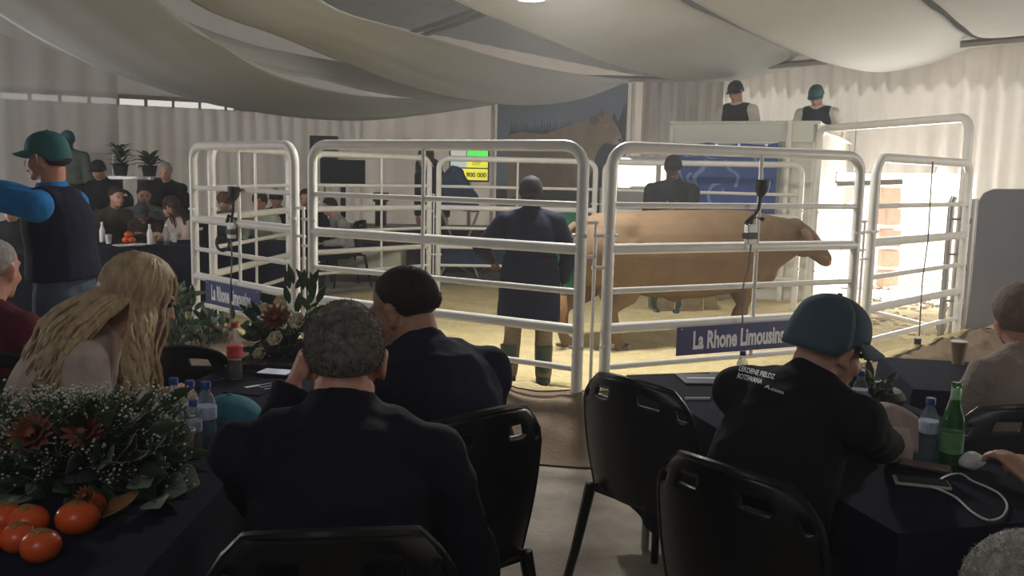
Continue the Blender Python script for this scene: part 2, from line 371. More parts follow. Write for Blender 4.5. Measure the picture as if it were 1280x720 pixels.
while n_ < 7000:
    x, y = random.uniform(-3, 5.5), random.uniform(5.2, 12)
    if not inside(x, y): continue
    n_ += 1; a = random.uniform(0, PI); L = random.uniform(.015, .055); z = sandz(x, y)+.022+random.uniform(0, .012)
    d = V(math.cos(a)*L, math.sin(a)*L, random.uniform(-.006, .01)); s_ = V(-math.sin(a), math.cos(a))*.003; c = V(x, y, z)
    b.add([c-d-s_, c+d-s_, c+d+s_, c-d+s_], [(0, 1, 2, 3)])
tag(b.build('loose_straw', straw, smooth=False), 'loose straw scattered over the ring floor', 'straw', kind='stuff')

# ------------------------------------------------------------------ cattle panels
ZS = [1.8, 1.44, 1.165, .90, .66, .41]
RS = [.036, .020, .035, .020, .033, .020]
def panel(A, B, label, stays=(.5,), z0=.0, zs=ZS, rs=RS, top=1.8, rails=True, post_r=.036, group='white tubular cattle panels of the sale ring'):
    d = B-A; L = Vector((d.x, d.y)).length; ang = math.atan2(d.y, d.x)
    o = empty('cattle_panel', (A.x, A.y, 0), ang, label, 'fence panel', group)
    r = .13; path = [V(0, 0, z0), V(0, 0, top-r-.1)]
    for k in range(7): a = PI-PI/2*k/6; path.append(V(r+r*math.cos(a), 0, top-r+r*math.sin(a)))
    for k in range(7): a = PI/2-PI/2*k/6; path.append(V(L-r+r*math.cos(a), 0, top-r+r*math.sin(a)))
    path += [V(L, 0, top-r-.1), V(L, 0, z0)]
    MB().loft(path, post_r, 12, side=V(0, 1)).build('frame', white_paint, o)
    for z, rr in list(zip(zs, rs))[1:]:
        MB().loft([V(0, 0, z), V(L, 0, z)], (rr*.8, rr) if False else rr, 10, side=V(0, 1)).build('rail', white_paint, o)
    for s in stays:
        MB().loft([V(L*s, -.012, zs[-1]), V(L*s, -.012, top)], .014, 8).build('stay', white_paint, o)
    for z in (1.25, .55):
        for e in (0, L):
            MB().loft([V(e-.05, -.02, z), V(e+.05, -.02, z)], .012, 8).build('hinge_lug', white_paint, o)
    return o
PA = panel(AL, AR, 'near left cattle panel carrying the smaller blue sign board', (.5,))
PN1 = panel(N1L, N1R, 'front cattle panel in front of the man in dark coat', (.46,))
PN2 = panel(N2L, N2R, 'front cattle panel carrying the large blue sign board', (.56,))
PN3 = panel(N3L, N3R, 'right-hand cattle panel against the bright doorway', ())
panel(AL+V(.12, .12), BR, 'left rear cattle panel angled behind the smaller blue sign', (.5,))
panel(CL, CR_, 'far left cattle panel in front of the white boxed table', (.55,))
panel(D0, D1, 'far middle cattle panel below the green and yellow screen', (.5,))
panel(D1+V(.12, -.03), E1, 'far right cattle panel in front of the blue banner', ())
gate = panel(V(4.12, 8.12), V(3.56, 10.45), 'tall arched white gate frame rising behind the right panel', (), top=2.22, zs=[2.22, .25], rs=[.03, .02], post_r=.042)
# drop bolts between panels
for (p, q, lb) in [(N1R, N2L, 'white drop bolt joining the two front panels'), (AR, N1L, 'white drop bolt beside the flower-topped left post'), (CR_, D0, 'white drop bolt between the far panels'), (N2R, N3L, 'white drop bolt left of the bright doorway')]:
    c = (p+q)/2; o = empty('drop_bolt', (c.x, c.y, 0), 0, lb, 'bolt', 'panel drop bolts')
    z1 = 1.33
    MB().loft([V(0, 0, .1), V(0, 0, z1)], .011, 8).build('rod', white_paint, o)
    t = (q-p)/2
    for k, z in enumerate((1.33, 1.25, 1.12, 1.05)):
        e = t*(1 if k % 2 else -1); MB().loft([V(0, 0, z)-e*.15, V(e.x, e.y, z)], .012, 6).build('lug', white_paint, o)
# sign boards
sign_blue = mat('sign_blue', (.016, .022, .11), .5, (.02, .028, .13), 4)
ink = mat('white_lettering', (.78, .78, .80), .6)
def sign(A, B, c00, c11, label, off):
    P0 = onplane(*c00, A, B); P1 = onplane(*c11, A, B)
    d = (B-A).normalized(); n = V(d.y, -d.x); ang = math.atan2(d.y, d.x)
    L = (Vector((P1.x, P1.y))-Vector((P0.x, P0.y))).length; h = abs(P0.z-P1.z)
    return P0, L, h, ang, n
def make_sign(px0, px1, ytop, ybot, A, B, label):
    P0 = onplane(px0, ytop[0], A, B); P0b = onplane(px0, ybot[0], A, B); P1 = onplane(px1, ytop[1], A, B); P1b = onplane(px1, ybot[1], A, B)
    d = (B-A).normalized(); ang = math.atan2(d.y, d.x); n = V(d.y, -d.x)
    L = (Vector((P1.x, P1.y))-Vector((P0.x, P0.y))).length; zb = (P0b.z+P1b.z)/2; h = (P0.z+P1.z)/2-zb
    o = empty('sign_board', (P0.x+n.x*.05, P0.y+n.y*.05, zb), ang, label, 'sign')
    MB().box((L/2, 0, h/2), (L, .008, h)).build('board', sign_blue, o, bevel=.002)
    M = Matrix.Translation((L*.07, -.006, h*.22)) @ Matrix.Rotation(PI/2, 4, 'X')
    t = text('La Rhone Limousins', h*.86, ink, o, M, 'lettering', .001, .006*h/.2, 1)
    xs = [v.co.x for v in t.data.vertices]; wd = max(xs)-min(xs); x0 = min(xs)
    for v in t.data.vertices: v.co.x = L*.12+(v.co.x-x0)*(L*.725/wd)
    for s in (.03, .97):
        MB().loft([V(L*s, -.006, h*.93), V(L*s, .05, h*.93)], .005, 6).build('tie', mat('cable_tie', (.7, .7, .68), .5), o)
    return o
make_sign(264, 332, (348, 364), (378, 393), AL, AR, 'small blue sign board with white lettering on left panel')
make_sign(841, 997, (408, 398), (445, 429), N2L, N2R, 'large blue sign board with white lettering on right front panel')

# ================================================================== CHAIRS
def chair(label, loc, rz, m=None, group='black plastic chairs', slots=True):
    m = m or black_plastic
    o = empty('plastic_chair', loc, rz, label, 'chair', group)
    def seat(u, v):
        x = (u-.5)*.44*(1-.06*(1-v)); y = -.2+.43*v
        return V(x, y, .445-.012*math.sin(PI*u)*math.sin(PI*v)-(.03*max(0, v-.85)/.15)+.0)
    MB().grid(seat, 12, 12).build('seat', m, o, solid=.012)
    def back(u, v):
        a = (u-.5)*2; hw = .235+.02*math.sin(PI*v)
        if v > .75: hw *= 1-.28*((v-.75)/.25)**2
        z = .44+.45*v+.03*(1-a*a)*v
        return V(a*hw, -.20-.075*v+.075*a*a, z)
    def hole(u, v):
        a = abs(u-.5)*2
        if not slots: return False
        return (.82 < v < .88 and .30 < a < .62) or (.80 < v < .86 and a > .86 and a < .93)
    MB().grid(back, 36, 28, hole).build('backrest', m, o, solid=.014)
    rim = [back(0, 0)]+[back(0, k/12) for k in range(1, 12)]+[back(k/16, 1) for k in range(17)]+[back(1, 1-k/12) for k in range(1, 13)]
    MB().loft(rim, .011, 8, side=V(0, 1, 0)).build('back_rim', m, o)
    for sx in (-1, 1):
        MB().loft([V(sx*.19, .2, .44), V(sx*.215, .235, .2), V(sx*.235, .26, 0)], [(.022, .018), (.018, .016), (.016, .016)], 8).build('leg', m, o)
        MB().loft([V(sx*.20, -.19, .46), V(sx*.225, -.24, .2), V(sx*.245, -.29, 0)], [(.022, .022), (.018, .018), (.016, .016)], 8).build('leg', m, o)
    return o

# ================================================================== PEOPLE
def rotm(pitch=0, yaw=0, roll=0):
    return (Matrix.Rotation(R(yaw), 3, 'Z') @ Matrix.Rotation(-R(pitch), 3, 'X') @ Matrix.Rotation(R(roll), 3, 'Y'))
def ik(a, c, l1, l2, pole):
    d = c-a; D = min(d.length, (l1+l2)*.995); d = d.normalized(); c = a+d*D
    x = (l1*l1-l2*l2+D*D)/(2*D); h = math.sqrt(max(0, l1*l1-x*x)); p = pole-d*pole.dot(d)
    p = p.normalized() if p.length > 1e-4 else V(0, 0, -1)
    return a+d*x+p*h, c
def fingers(mb, wrist, fwd, palm_n, s, sgn, curl=35, spread=5):
    fwd = fwd.normalized(); n = palm_n-fwd*palm_n.dot(fwd); n.normalize(); side = fwd.cross(n)*sgn   # side -> towards thumb
    mb.loft([wrist-fwd*.01*s, wrist+fwd*.03*s, wrist+fwd*.085*s], [(.026*s, .019*s), (.038*s, .016*s), (.040*s, .013*s)], 10, side=side)
    for k, (off, L) in enumerate([(.030, .070), (.010, .078), (-.010, .072), (-.029, .056)]):
        p = wrist+fwd*.080*s+side*off*s; d = (fwd+side*off*spread*.5).normalized(); pts = [p-d*.02*s]; c = R(curl*.6); 
        for j in range(3):
            pts.append(p.copy()); q = d*math.cos(c)+n*math.sin(c); p = p+q*(L*s*(.42, .32, .26)[j]); c += R(curl)
        pts.append(p); mb.loft(pts, [.0095*s, .0095*s, .0088*s, .008*s, .0065*s], 8, side=side)
    t0 = wrist+fwd*.02*s+side*.022*s; d = (fwd*.7+side*.7+n*.25).normalized()
    t1 = t0+d*.045*s; t2 = t1+(fwd*.85+side*.25+n*.35).normalized()*.032*s; t3 = t2+(fwd*.9+n*.5).normalized()*.024*s
    mb.loft([t0, t1, t2, t3], [.014*s, .0115*s, .0105*s, .008*s], 8, side=n)
HEADR = Vector((0, 0, 0))
def head_vol(mb, T, neck0, s, build=1.0):
    def E(c, r, M=None):
        mb.ell(T(V(*c)), (r[0]*s, r[1]*s, r[2]*s), 14, 10, T.M if M is None else T.M @ M)
    E((0, -.018, .035), (.077, .098, .084)); E((0, .022, -.025), (.065, .068, .088)); E((0, .03, -.078), (.052, .052, .036))
    E((0, .072, -.102), (.023, .018, .018)); E((0, .074, .024), (.052, .02, .013)); E((.036, .055, -.035), (.026, .028, .026)); E((-.036, .055, -.035), (.026, .028, .026))
    E((0, .086, -.062), (.024, .012, .007)); E((0, .084, -.074), (.022, .012, .007))
    mb.loft([T(V(0, .080, .018)), T(V(0, .098, -.012)), T(V(0, .112, -.036)), T(V(0, .090, -.046))], [.008*s, .011*s, .0145*s, .009*s], 8)
    for x in (-1, 1):
        E((x*.012, .092, -.04), (.010, .010, .008))
        Me = Matrix.Rotation(R(-18*x), 3, 'Z') @ Matrix.Rotation(R(-8), 3, 'X')
        E((x*.079, -.008, -.010), (.0085, .019, .033), Me); E((x*.084, -.012, .008), (.006, .020, .014), Me); E((x*.078, 0, -.036), (.008, .011, .012), Me)
    nk = .058*build
    mb.loft([neck0-V(0, 0, .05*s), neck0, (neck0+T(V(0, -.025, -.07)))/2, T(V(0, -.02, -.05))], [(.085*s*build, .075*s), (nk*1.12*s, nk*1.1*s), (nk*1.06*s, nk*1.08*s), (nk*1.10*s, nk*1.22*s)], 14)
def noise3(p, k, sd=0): return noise.noise(Vector((p.x*k+sd, p.y*k, p.z*k)))
def hair_shell(T, s, style, m, par, fine=False, seed=0):
    c = V(0, -.020, .024); r = V(.086, .108, .105) if style != 'crop' else V(.0815, .103, .0985)
    capped = bool(par.get('_cap'))
    long_ = style in ('long', 'bob'); thin = style == 'crop'
    off = {'crop': 0.0, 'short': .05, 'curly': .22, 'long': .09, 'bob': .10, 'top': .04}.get(style, .03)
    def mask(d):
        fr = max(0, d.y); side = abs(d.x)
        line = -.56 if d.y < -.15 else (-.56+(d.y+.15)/.3*.50 if d.y < .15 else -.07+(d.y-.15)/.6*.62)
        if long_: line = -.9 if d.y < .1 else -.9+(d.y-.1)/.5*1.35
        return (d.z-min(line, .60))/(.34 if style in ('crop', 'short') else .16)
    def fn(u, v):
        a = u*2*PI; t = PI*(.001+.998*v)*.93; d = V(math.sin(t)*math.cos(a), math.sin(t)*math.sin(a), math.cos(t))
        k = max(-1, min(1, mask(d))); nz = 1+off+(.02 if not fine else .012)*noise3(d, 9, seed)+(.06*noise3(d, 5, seed) if style == 'curly' else 0)
        if capped and d.z > -.30: k = -1
        f = nz if k > 0 else nz-(.075 if style in ('crop', 'short') else 0)-.16*min(1, -k*1.2)
        if 0 <= k < 1: f -= .075*(1-k)**1.4 if style in ('crop', 'short') else .02*max(0, 1-k*2)
        p = V(d.x*r.x*f, d.y*r.y*f, d.z*r.z*f)
        if d.z < -.1: p.y -= .006; p.x *= 1-.1*min(1, -d.z)
        return T(c+p)
    mb = MB().grid(fn, 40, 28)
    if fine:                                          # real short strands standing off the shell
        for i in range(14000):
            u, v = random.random(), math.acos(1-2*random.random())/PI/.93
            if v > .97: continue
            a = u*2*PI; t = PI*v*.93; d = V(math.sin(t)*math.cos(a), math.sin(t)*math.sin(a), math.cos(t))
            if mask(d) < .1: continue
            p = fn(u, v); nrm = (T.M @ d); dn = (T.M @ V(0, -.45, -.75)); dr = (nrm*.35+dn*.8+Vector([random.uniform(-.35, .35) for _ in range(3)])).normalized()
            L = random.uniform(.004, .009)*s; w_ = dr.cross(nrm).normalized()*.0008*s
            b0 = p-nrm*.001; b1 = b0+dr*L*.6+nrm*.002*s; b2 = b0+dr*L
            mb.add([b0-w_, b0+w_, b1+w_*.8, b1-w_*.8, b2], [(0, 1, 2, 3), (3, 2, 4)])
    return mb.build('hair', m, par)
class Tx:
    def __init__(s, M, o, sc): s.M = M; s.o = o; s.s = sc
    def __call__(s, p): return s.M @ (p*s.s)+s.o
def cap_on(T, s, m, par, brim_m=None, yaw=0, lift=0):
    Y = Matrix.Rotation(R(yaw), 3, 'Z')
    c = V(0, -.014, .036+lift); r = V(.094, .112, .100)
    def fn(u, v):
        a = u*2*PI; t = PI/2*1.04*v+.001; d = V(math.sin(t)*math.cos(a), math.sin(t)*math.sin(a), math.cos(t))
        seam = 1-.005*max(0, 1-abs(((a/(2*PI)*6) % 1)-.5)*0-abs(math.sin(a*3))*8)
        q = V(d.x*r.x, d.y*r.y, d.z*r.z)*seam
        if d.y < .3: q.z -= .050*max(0, v-.55)/.45*min(1, (.3-d.y)*1.5)
        if d.y > 0: q.z += .012*d.y*math.sin(t)*(1 if t < 1.2 else .6)
        return T(Y @ (c+q))
    cp = MB().grid(fn, 48, 16).build('cap', m, par, solid=.003*s)
    def br(u, v):
        a = (u-.5)*PI*.86; rr = 1+.72*v*math.cos(a*.92)
        x = math.sin(a)*.090*(1+.06*v); y = math.cos(a)*.104*(1 if v == 0 else 1)+.078*v*math.cos(a*.8)
        return T(Y @ (c+V(x, y-.004, -.006-.020*v-.030*(math.sin(a)**2)*(.3+.7*v)+.012)))
    MB().grid(br, 20, 8).build('cap_brim', brim_m or m, cp, solid=.004*s)
    MB().ell(T(Y @ (c+V(0, 0, r.z+.002))), (.008*s, .008*s, .005*s), 8, 6).build('cap_button', m, cp)
    return cp

def person(label, tgt, rot=0, pose='sit', base=0.0, seat=.45, lean=8, curl=18, side=0, pitch=10, yaw=0, headroll=0, rh=None, lh=None, rpole=None, lpole=None,
           top=None, legs=None, shirt=None, vest=None, skinm=None, cap=None, brim=None, hair=('short', None), vox=.016, wide=1.0, female=False, belly=0.0, group=None,
           knees=None, feet=None, lhw=None, rhw=None, fine=False, eyes=False, hand_curl=40, fold=.02, neck=.165, smax=1.14, shoe=None, collar=True, forearm_skin=False, shoulder_raise=0, capyaw=0, twist=0):
    skinm = skinm or skin; shoe = shoe or shoe_m
    P = Vector(tgt)                                  # wanted position of the top of the head
    def spine(s, hipz):
        pts = [V(0, 0, hipz)]; n = 12; L = .515*s
        for i in range(n):
            a = R(lean+curl*(i/(n-1))); b_ = R(side)*(i/(n-1))
            pts.append(pts[-1]+V(math.sin(b_), math.sin(a), math.cos(a))*(L/n))
        return pts
    capz = .012 if cap else (.03 if hair and hair[0] == 'curly' else .008)
    def top_of(s):
        hz = base+seat+.10*s if pose == 'sit' else base+.93*s
        sp = spine(s, hz); M = rotm(pitch, yaw, headroll)
        nb = sp[-1]; a = R(lean+curl); hc = nb+V(0, math.sin(min(a+R(pitch)*.4, 1.2)), math.cos(min(a+R(pitch)*.4, 1.2)))*neck*s
        T = Tx(M, hc, s)
        zmax = hc+V(0, 0, (.122+capz)*s)
        return zmax, sp, T, hz
    lo, hi = .8, smax
    for _ in range(30):
        s = (lo+hi)/2
        if top_of(s)[0].z > P.z: hi = s
        else: lo = s
    zt, sp, T, hz = top_of(s)
    if abs(zt.z-P.z) > .02: print('HEAD MISMATCH', label, round(zt.z-P.z, 3), 'scale', round(s, 3))
    Rz = Matrix.Rotation(R(rot), 3, 'Z'); off = Rz @ V(zt.x, zt.y, 0)
    loc = V(P.x-off.x, P.y-off.y, base)
    o = empty('person', loc, R(rot), label, 'person', group)
    SH = Matrix.Translation((0, 0, -base))
    sp = [p-V(0, 0, base) for p in sp]; T.o = T.o-V(0, 0, base); hz -= base
    wS = s*wide; tw = Matrix.Rotation(R(twist), 3, 'Z')
    shx = (.186 if not female else .155)*wS
    shc = sp[10]; up = (sp[11]-sp[9]).normalized()
    SL, SR = shc+tw @ V(-shx, 0, .0)+V(0, 0, shoulder_raise), shc+tw @ V(shx, 0, 0)+V(0, 0, shoulder_raise)
    UA, FA = .285*s, .255*s
    dR, dL = (V(.20, .38, .62) if pose == 'sit' else V(.27, .06, .80*s)), (V(-.20, .38, .62) if pose == 'sit' else V(-.27, .06, .80*s))
    wr, wl = V(*rh) if rh else dR, V(*lh) if lh else dL
    if lhw: wl = Matrix.Rotation(-R(rot), 3, 'Z') @ (Vector(lhw)-loc)
    if rhw: wr = Matrix.Rotation(-R(rot), 3, 'Z') @ (Vector(rhw)-loc)
    eR, wr = ik(SR, wr, UA, FA, V(*(rpole or (.5, -.5, -.8)))); eL, wl = ik(SL, wl, UA, FA, V(*(lpole or (-.5, -.5, -.8))))
    hipx = .095*wS
    if pose == 'sit':
        kn = knees or [(-.13, .44, .48), (.13, .44, .48)]; ft = feet or [(-.14, .42, .085), (.14, .42, .085)]
    else:
        kn = knees or [(-.10, .03, .50*s), (.10, .03, .50*s)]; ft = feet or [(-.11, 0, .085), (.11, 0, .085)]
    hips = [V(-hipx, .0, hz-.01), V(hipx, .0, hz-.01)]
    # --- torso profile
    def torso(k, widen=1.0, pad=0.0, lo_=0):
        A = [.165, .178, .176, .168, .160, .158, .160, .164, .164, .158, .148, .120, .072]
        B = [.115, .125, .128, .124+belly*.6, .120+belly, .120+belly, .122+belly*.6, .124, .124, .118, .105, .088, .070]
        if female: A = [.165, .18, .172, .155, .142, .140, .146, .154, .158, .156, .140, .11, .07]
        return [(A[i]*wS*widen+pad, B[i]*wS*widen+pad) for i in range(lo_, 13)]
    def arm(mb, S_, E_, W_, k, pad, full=True):
        r0, r1, r2 = .056*wS*k+pad, .046*wS*k+pad, .032*s*k+pad
        mb.loft([S_, S_.lerp(E_, .35), S_.lerp(E_, .8), E_], [r0*1.12, r0, r1*1.02, r1], 12)
        mb.ell(E_, (r1, r1, r1), 10, 8); mb.ell(S_, (r0*1.12, r0*1.12, r0*1.12), 12, 8)
        mb.loft([E_, E_.lerp(W_, .3), E_.lerp(W_, .75), W_], [r1, r1*1.0, r2*1.12, r2], 12)
    def leg(mb, H_, K_, A_, pad, k=1.0, cuff=1.0):
        mb.loft([H_, H_.lerp(K_, .4), H_.lerp(K_, .85), K_], [.092*wS*k+pad, .082*wS*k+pad, .062*wS+pad, .058*wS+pad], 12)
        mb.ell(H_, (.092*wS+pad,)*3, 10, 8); mb.ell(K_, (.06*wS+pad,)*3, 10, 8)
        mb.loft([K_, K_.lerp(A_, .35), K_.lerp(A_, .8), A_], [.056*wS+pad, (.056*wS+pad), (.044*wS*cuff+pad), (.040*wS*cuff+pad)], 12)
    # --- body: one continuous surface
    mb = MB(); head_vol(mb, T, sp[-1], s, wide**.5)
    mb.loft(sp, torso(1, .90), 16)
    for S_, E_, W_, sg in ((SL, eL, wl, -1), (SR, eR, wr, 1)):
        arm(mb, S_, E_, W_, .82, 0); fw = (W_-E_).normalized()
        fingers(mb, W_, fw, V(0, .15, -1) if abs(fw.z) < .75 else V(-sg, .2, 0), s, sg if abs(fw.z) < .75 else -sg, hand_curl)
    for H_, K_, A_ in zip(hips, kn, ft): leg(mb, H_, V(*K_), V(*A_), -.008)
    for A_ in ft: mb.ell(V(A_[0], A_[1]+.06, .05), (.035, .09, .032), 10, 8)
    body = fuse(mb.build('body', skinm, o), vox if vox > .01 else .0075, 2)
    # --- clothes
    if shirt or top:
        mb = MB(); mb.loft(sp[1:], torso(1, 1.06, .012, 1), 18)
        arm(mb, SL, eL, wl, 1.0, .014); arm(mb, SR, eR, wr, 1.0, .014)
        for S_, sg in ((SL, -1), (SR, 1)): mb.loft([shc+up*.060*s, (S_+shc)/2+up*.042*s, S_+up*.010*s], [(.075*wS, .055*wS), (.072*wS, .060*wS), .062*wS], 12, side=V(0, 1, 0))
        if collar: mb.loft([sp[-1]-up*.05*s, sp[-1]+up*.005*s, sp[-1]+up*.040*s], [(.100*wS, .085*wS), (.080*wS, .074*wS), (.070*wS**.5, .072*wS**.5)], 16)
        nm = 'shirt' if vest else 'jacket'
        fuse(mb.build(nm, top if not vest else shirt, o), max(vox, .011), 3, fold)
    if vest:
        mb = MB(); mb.loft(sp[1:], torso(1, 1.08, .024, 1), 18)
        for S_, sg in ((SL, -1), (SR, 1)): mb.loft([shc+up*.035*s, (S_+shc)/2+up*.024*s, S_.lerp(shc, .22)+up*.012*s], [(.092*wS, .074*wS), (.090*wS, .078*wS), .080*wS], 12, side=V(0, 1, 0))
        mb.loft([sp[-1]-up*.03*s, sp[-1]+up*.03*s], [(.080*wS, .078*wS), (.072*wS**.5, .072*wS**.5)], 16)
        fuse(mb.build('vest', vest, o), max(vox, .012), 3, fold*.7)
    mb = MB()
    mb.loft([hips[0].lerp(hips[1], .5)-V(0, 0, .06), hips[0].lerp(hips[1], .5)+V(0, 0, .0), sp[1], sp[2]], [(.13*wS, .10*wS), (.175*wS, .125*wS), (.185*wS, .132*wS), (.18*wS, .13*wS)], 16)
    for H_, K_, A_ in zip(hips, kn, ft): leg(mb, H_, V(*K_), V(*A_)+V(0, 0, .01), .010, 1.05, 1.25)
    fuse(mb.build('trousers', legs or cloth('dark_trousers', (.02, .021, .026)), o), max(vox, .013), 3, fold*.7)
    for A_ in ft:
        mb = MB(); mb.loft([V(A_[0], A_[1]-.07, .05), V(A_[0], A_[1]-.02, .06), V(A_[0], A_[1]+.07, .045), V(A_[0], A_[1]+.17, .032), V(A_[0], A_[1]+.205, .028)], [(.028, .035), (.04, .055), (.046, .042), (.044, .03), (.025, .02)], 12, side=V(1, 0, 0))
        mb.loft([V(A_[0], A_[1], .05), V(A_[0], A_[1], .14)], [.047, .05], 12)
        fuse(mb.build('shoe', shoe, o), .014, 2)
    if eyes:
        for x in (-1, 1):
            MB().ell(T(V(x*.031, .083, .001)), (.0115*s, .008*s, .007*s), 10, 8, T.M).build('eye', eye_m, o)
            MB().loft([T(V(x*.014, .094, .022)), T(V(x*.034, .092, .026)), T(V(x*.05, .080, .02))], .0035*s, 6).build('eyebrow', hair[1] if hair and hair[1] else eye_m, o)
        MB().ell(T(V(0, .094, -.068)), (.022*s, .006*s, .006*s), 10, 6, T.M).build('lips', lip_m, o)
    if cap: o['_cap'] = 1
    if hair and hair[1] and hair[0] != 'none': hair_shell(T, s, hair[0], hair[1], o, fine, seed=P.x)
    if cap: cap_on(T, s, cap, o, brim, capyaw)
    if cap: del o['_cap']
    print('P', round(s, 3), label)
    return dict(o=o, T=T, s=s, sp=sp, wl=wl, wr=wr, SL=SL, SR=SR, body=body, Rz=Rz, loc=loc, shc=shc, up=up)

navy = cloth('navy_jacket', (.0075, .008, .016), rough=.8); navy2 = cloth('dark_navy_jacket', (.010, .011, .026)); blackj = cloth('black_jacket', (.009, .009, .011))
blue_sl = cloth('bright_blue_shirt', (.02, .16, .42)); jeans = cloth('blue_jeans', (.055, .075, .105)); khaki = cloth('khaki_trousers', (.20, .155, .10)); maroon = cloth('maroon_jumper', (.085, .012, .022))
beige = cloth('beige_jumper', (.40, .32, .28)); cream = cloth('cream_shirt', (.55, .52, .46)); olive = cloth('olive_jacket', (.065, .065, .045)); greyg = cloth('grey_green_fleece', (.10, .12, .10))
brownj = cloth('dark_brown_jacket', (.045, .025, .02)); teal = mat('teal_cap', (.02, .11, .12), .8, (.025, .13, .14), 60, bump=.1, bscale=200)
teal_l = mat('blue_grey_cap', (.055, .085, .115), .8, (.065, .10, .13), 60, bump=.1, bscale=200); dark_cap = mat('dark_cap', (.012, .012, .016), .8); hair_grey = mat('hair_grey', (.27, .24, .215), .7, (.085, .066, .053), 60, bump=.5, bscale=150)
hair_brown = mat('hair_brown', (.055, .028, .016), .6, (.03, .016, .010), 50, bump=.4, bscale=140); hair_dark = mat('hair_dark', (.022, .014, .012), .6, (.035, .022, .016), 60, bump=.4, bscale=150)
hair_white = mat('hair_white', (.42, .40, .36), .7, (.25, .22, .20), 60, bump=.4, bscale=150)
boot_green = mat('green_boot', (.035, .06, .05), .5)
# ---- foreground
# grey haired man, back to camera
P1 = person('grey-haired man in black jacket sitting with his back to the viewer', at(430, 371, 1.95), rot=8, lean=7, curl=22, pitch=10, yaw=4, neck=.118, lhw=at(366, 482, 2.16), rh=(.20, .42, .80), lpole=(-.25, .3, -1),
            top=navy, hair=('crop', hair_grey), skinm=skin_ruddy, vox=.008, wide=.98, belly=.04, fine=True, fold=.045, hand_curl=60, shoulder_raise=.0, smax=1.25)
P2 = person('dark-haired man in navy jacket leaning left over the table', at(503, 331, 2.75), rot=40, lean=7, curl=28, pitch=20, yaw=26, neck=.145, lh=(-.1, .55, .80), rh=(.2, .5, .80), top=navy2, hair=('crop', hair_dark), skinm=skin_tan,
            vox=.009, wide=1.08, belly=.03, fine=True, eyes=True, fold=.04, smax=1.3)
P3 = person('man in cap and black printed jacket bent over the right table', at(1040, 370, 2.42), rot=-50, lean=8, curl=26, side=8, pitch=16, yaw=-20, neck=.115, shoulder_raise=.02, rhw=at(1112, 556, 2.70), lhw=at(1098, 562, 2.86), top=blackj, cap=teal_l, hair=('none', hair_brown), skinm=skin,
            vox=.008, wide=.94, belly=.02, eyes=True, fold=.03, smax=1.3)
P4 = person('blonde woman in beige jumper sitting left of the flowers', at(176, 320, 3.05), rot=-62, lean=18, curl=22, pitch=22, yaw=6, top=beige, hair=None, skinm=skin, vox=.010, female=True, eyes=True, rh=(.15, .45, .78), lh=(-.1, .45, .78), smax=1.3)
P5 = person('grey-haired person in maroon jumper at the left edge', at(-6, 296, 3.55), rot=-12, lean=8, curl=18, pitch=6, top=maroon, hair=('crop', hair_white), skinm=skin_ruddy, vox=.011, wide=1.15, fold=.03, smax=1.3)
P6 = person('bid spotter in teal cap and navy vest raising his arm', at(56, 164, 4.75), rot=92, pose='stand', lean=2, curl=6, pitch=2, yaw=0, lh=(-.12, .62, 1.58), rh=(.30, .58, 1.50), rpole=(.4, .2, -.8), lpole=(-.4, 0, -.8),
            shirt=blue_sl, vest=navy2, legs=jeans, cap=teal, hair=('short', hair_brown), skinm=skin_ruddy, vox=.011, wide=1.08, eyes=True, smax=1.3)
P7 = person('person in beige hooded top sitting behind the right table', at(1274, 356, 3.3), rot=2, lean=10, curl=16, pitch=10, top=mat('beige_fleece', (.42, .34, .29), .95, (.38, .30, .26), 30, bump=.4, bscale=80), hair=('bob', mat('hair_sandy', (.30, .22, .16), .8, (.22, .16, .12), 40, bump=.3)), vox=.012, fold=.03, smax=1.3)
P8 = person('person in black sleeves reaching onto the right table edge', at(1420, 380, 2.25), rot=62, lean=16, curl=20, pitch=20, lh=(-.16, .56, .86), rh=(.16, .50, .80), top=blackj, hair=('short', hair_dark), vox=.010, wide=1.2, fold=.03, smax=1.3)
P9 = person('person with streaked grey hair at the bottom right corner', at(1300, 676, 1.12), rot=10, seat=.38, lean=10, curl=30, pitch=30, top=blackj, hair=('short', hair_white), vox=.013, fine=True, smax=1.3)
# blonde hair locks
def locks(Pp, m, n=150, seed=3, length=.42, r=.007, back=.055, wav=.012):
    rnd = random.Random(seed); T = Pp['T']; s = Pp['s']; o = Pp['o']; sp = Pp['sp']; mb = MB()
    c = V(0, -.020, .024); rr = V(.090, .112, .107)
    for i in range(n):
        a = rnd.uniform(0, 2*PI)
        if math.sin(a) > .45 and rnd.random() < .9: continue
        bk = back if back < .08 else (back if math.sin(a) < -.25 else .02)
        e0 = rnd.uniform(.05, .35); pts = []
        for k in range(6):
            t = e0+(PI*.62-e0)*k/5; d = V(math.sin(t)*math.cos(a), math.sin(t)*math.sin(a), math.cos(t)); f = 1+rnd.uniform(-.01, .03)
            pts.append(T(c+V(d.x*rr.x*f, d.y*rr.y*f, d.z*rr.z*f)))
        L = length*rnd.uniform(.6, 1.05); p = pts[-1].copy(); ph = rnd.uniform(0, 6)
        outx = math.cos(a)*.10; N = 9
        for k in range(1, N+1):
            q = p+V(outx*math.sin(min(1, k/5)*PI/2)*s*1.0, -bk*math.sin(min(1, k/5)*PI/2)-bk*(k/N)+.012*math.sin(ph+k*1.1), -L*k/N)
            q.x += .012*math.cos(ph+k*1.3); pts.append(q)
        R0 = r*rnd.uniform(.7, 1.5); mb.loft(pts, [R0*.5]+[R0]*(len(pts)-4)+[R0*.9, R0*.6, R0*.2], 6)
    mb.build('hair_locks', m, o)
blonde = mat('hair_blonde', (.58, .43, .26), .5, (.32, .21, .11), 26, bump=.4, bscale=90, stretch=(1, 1, .25))
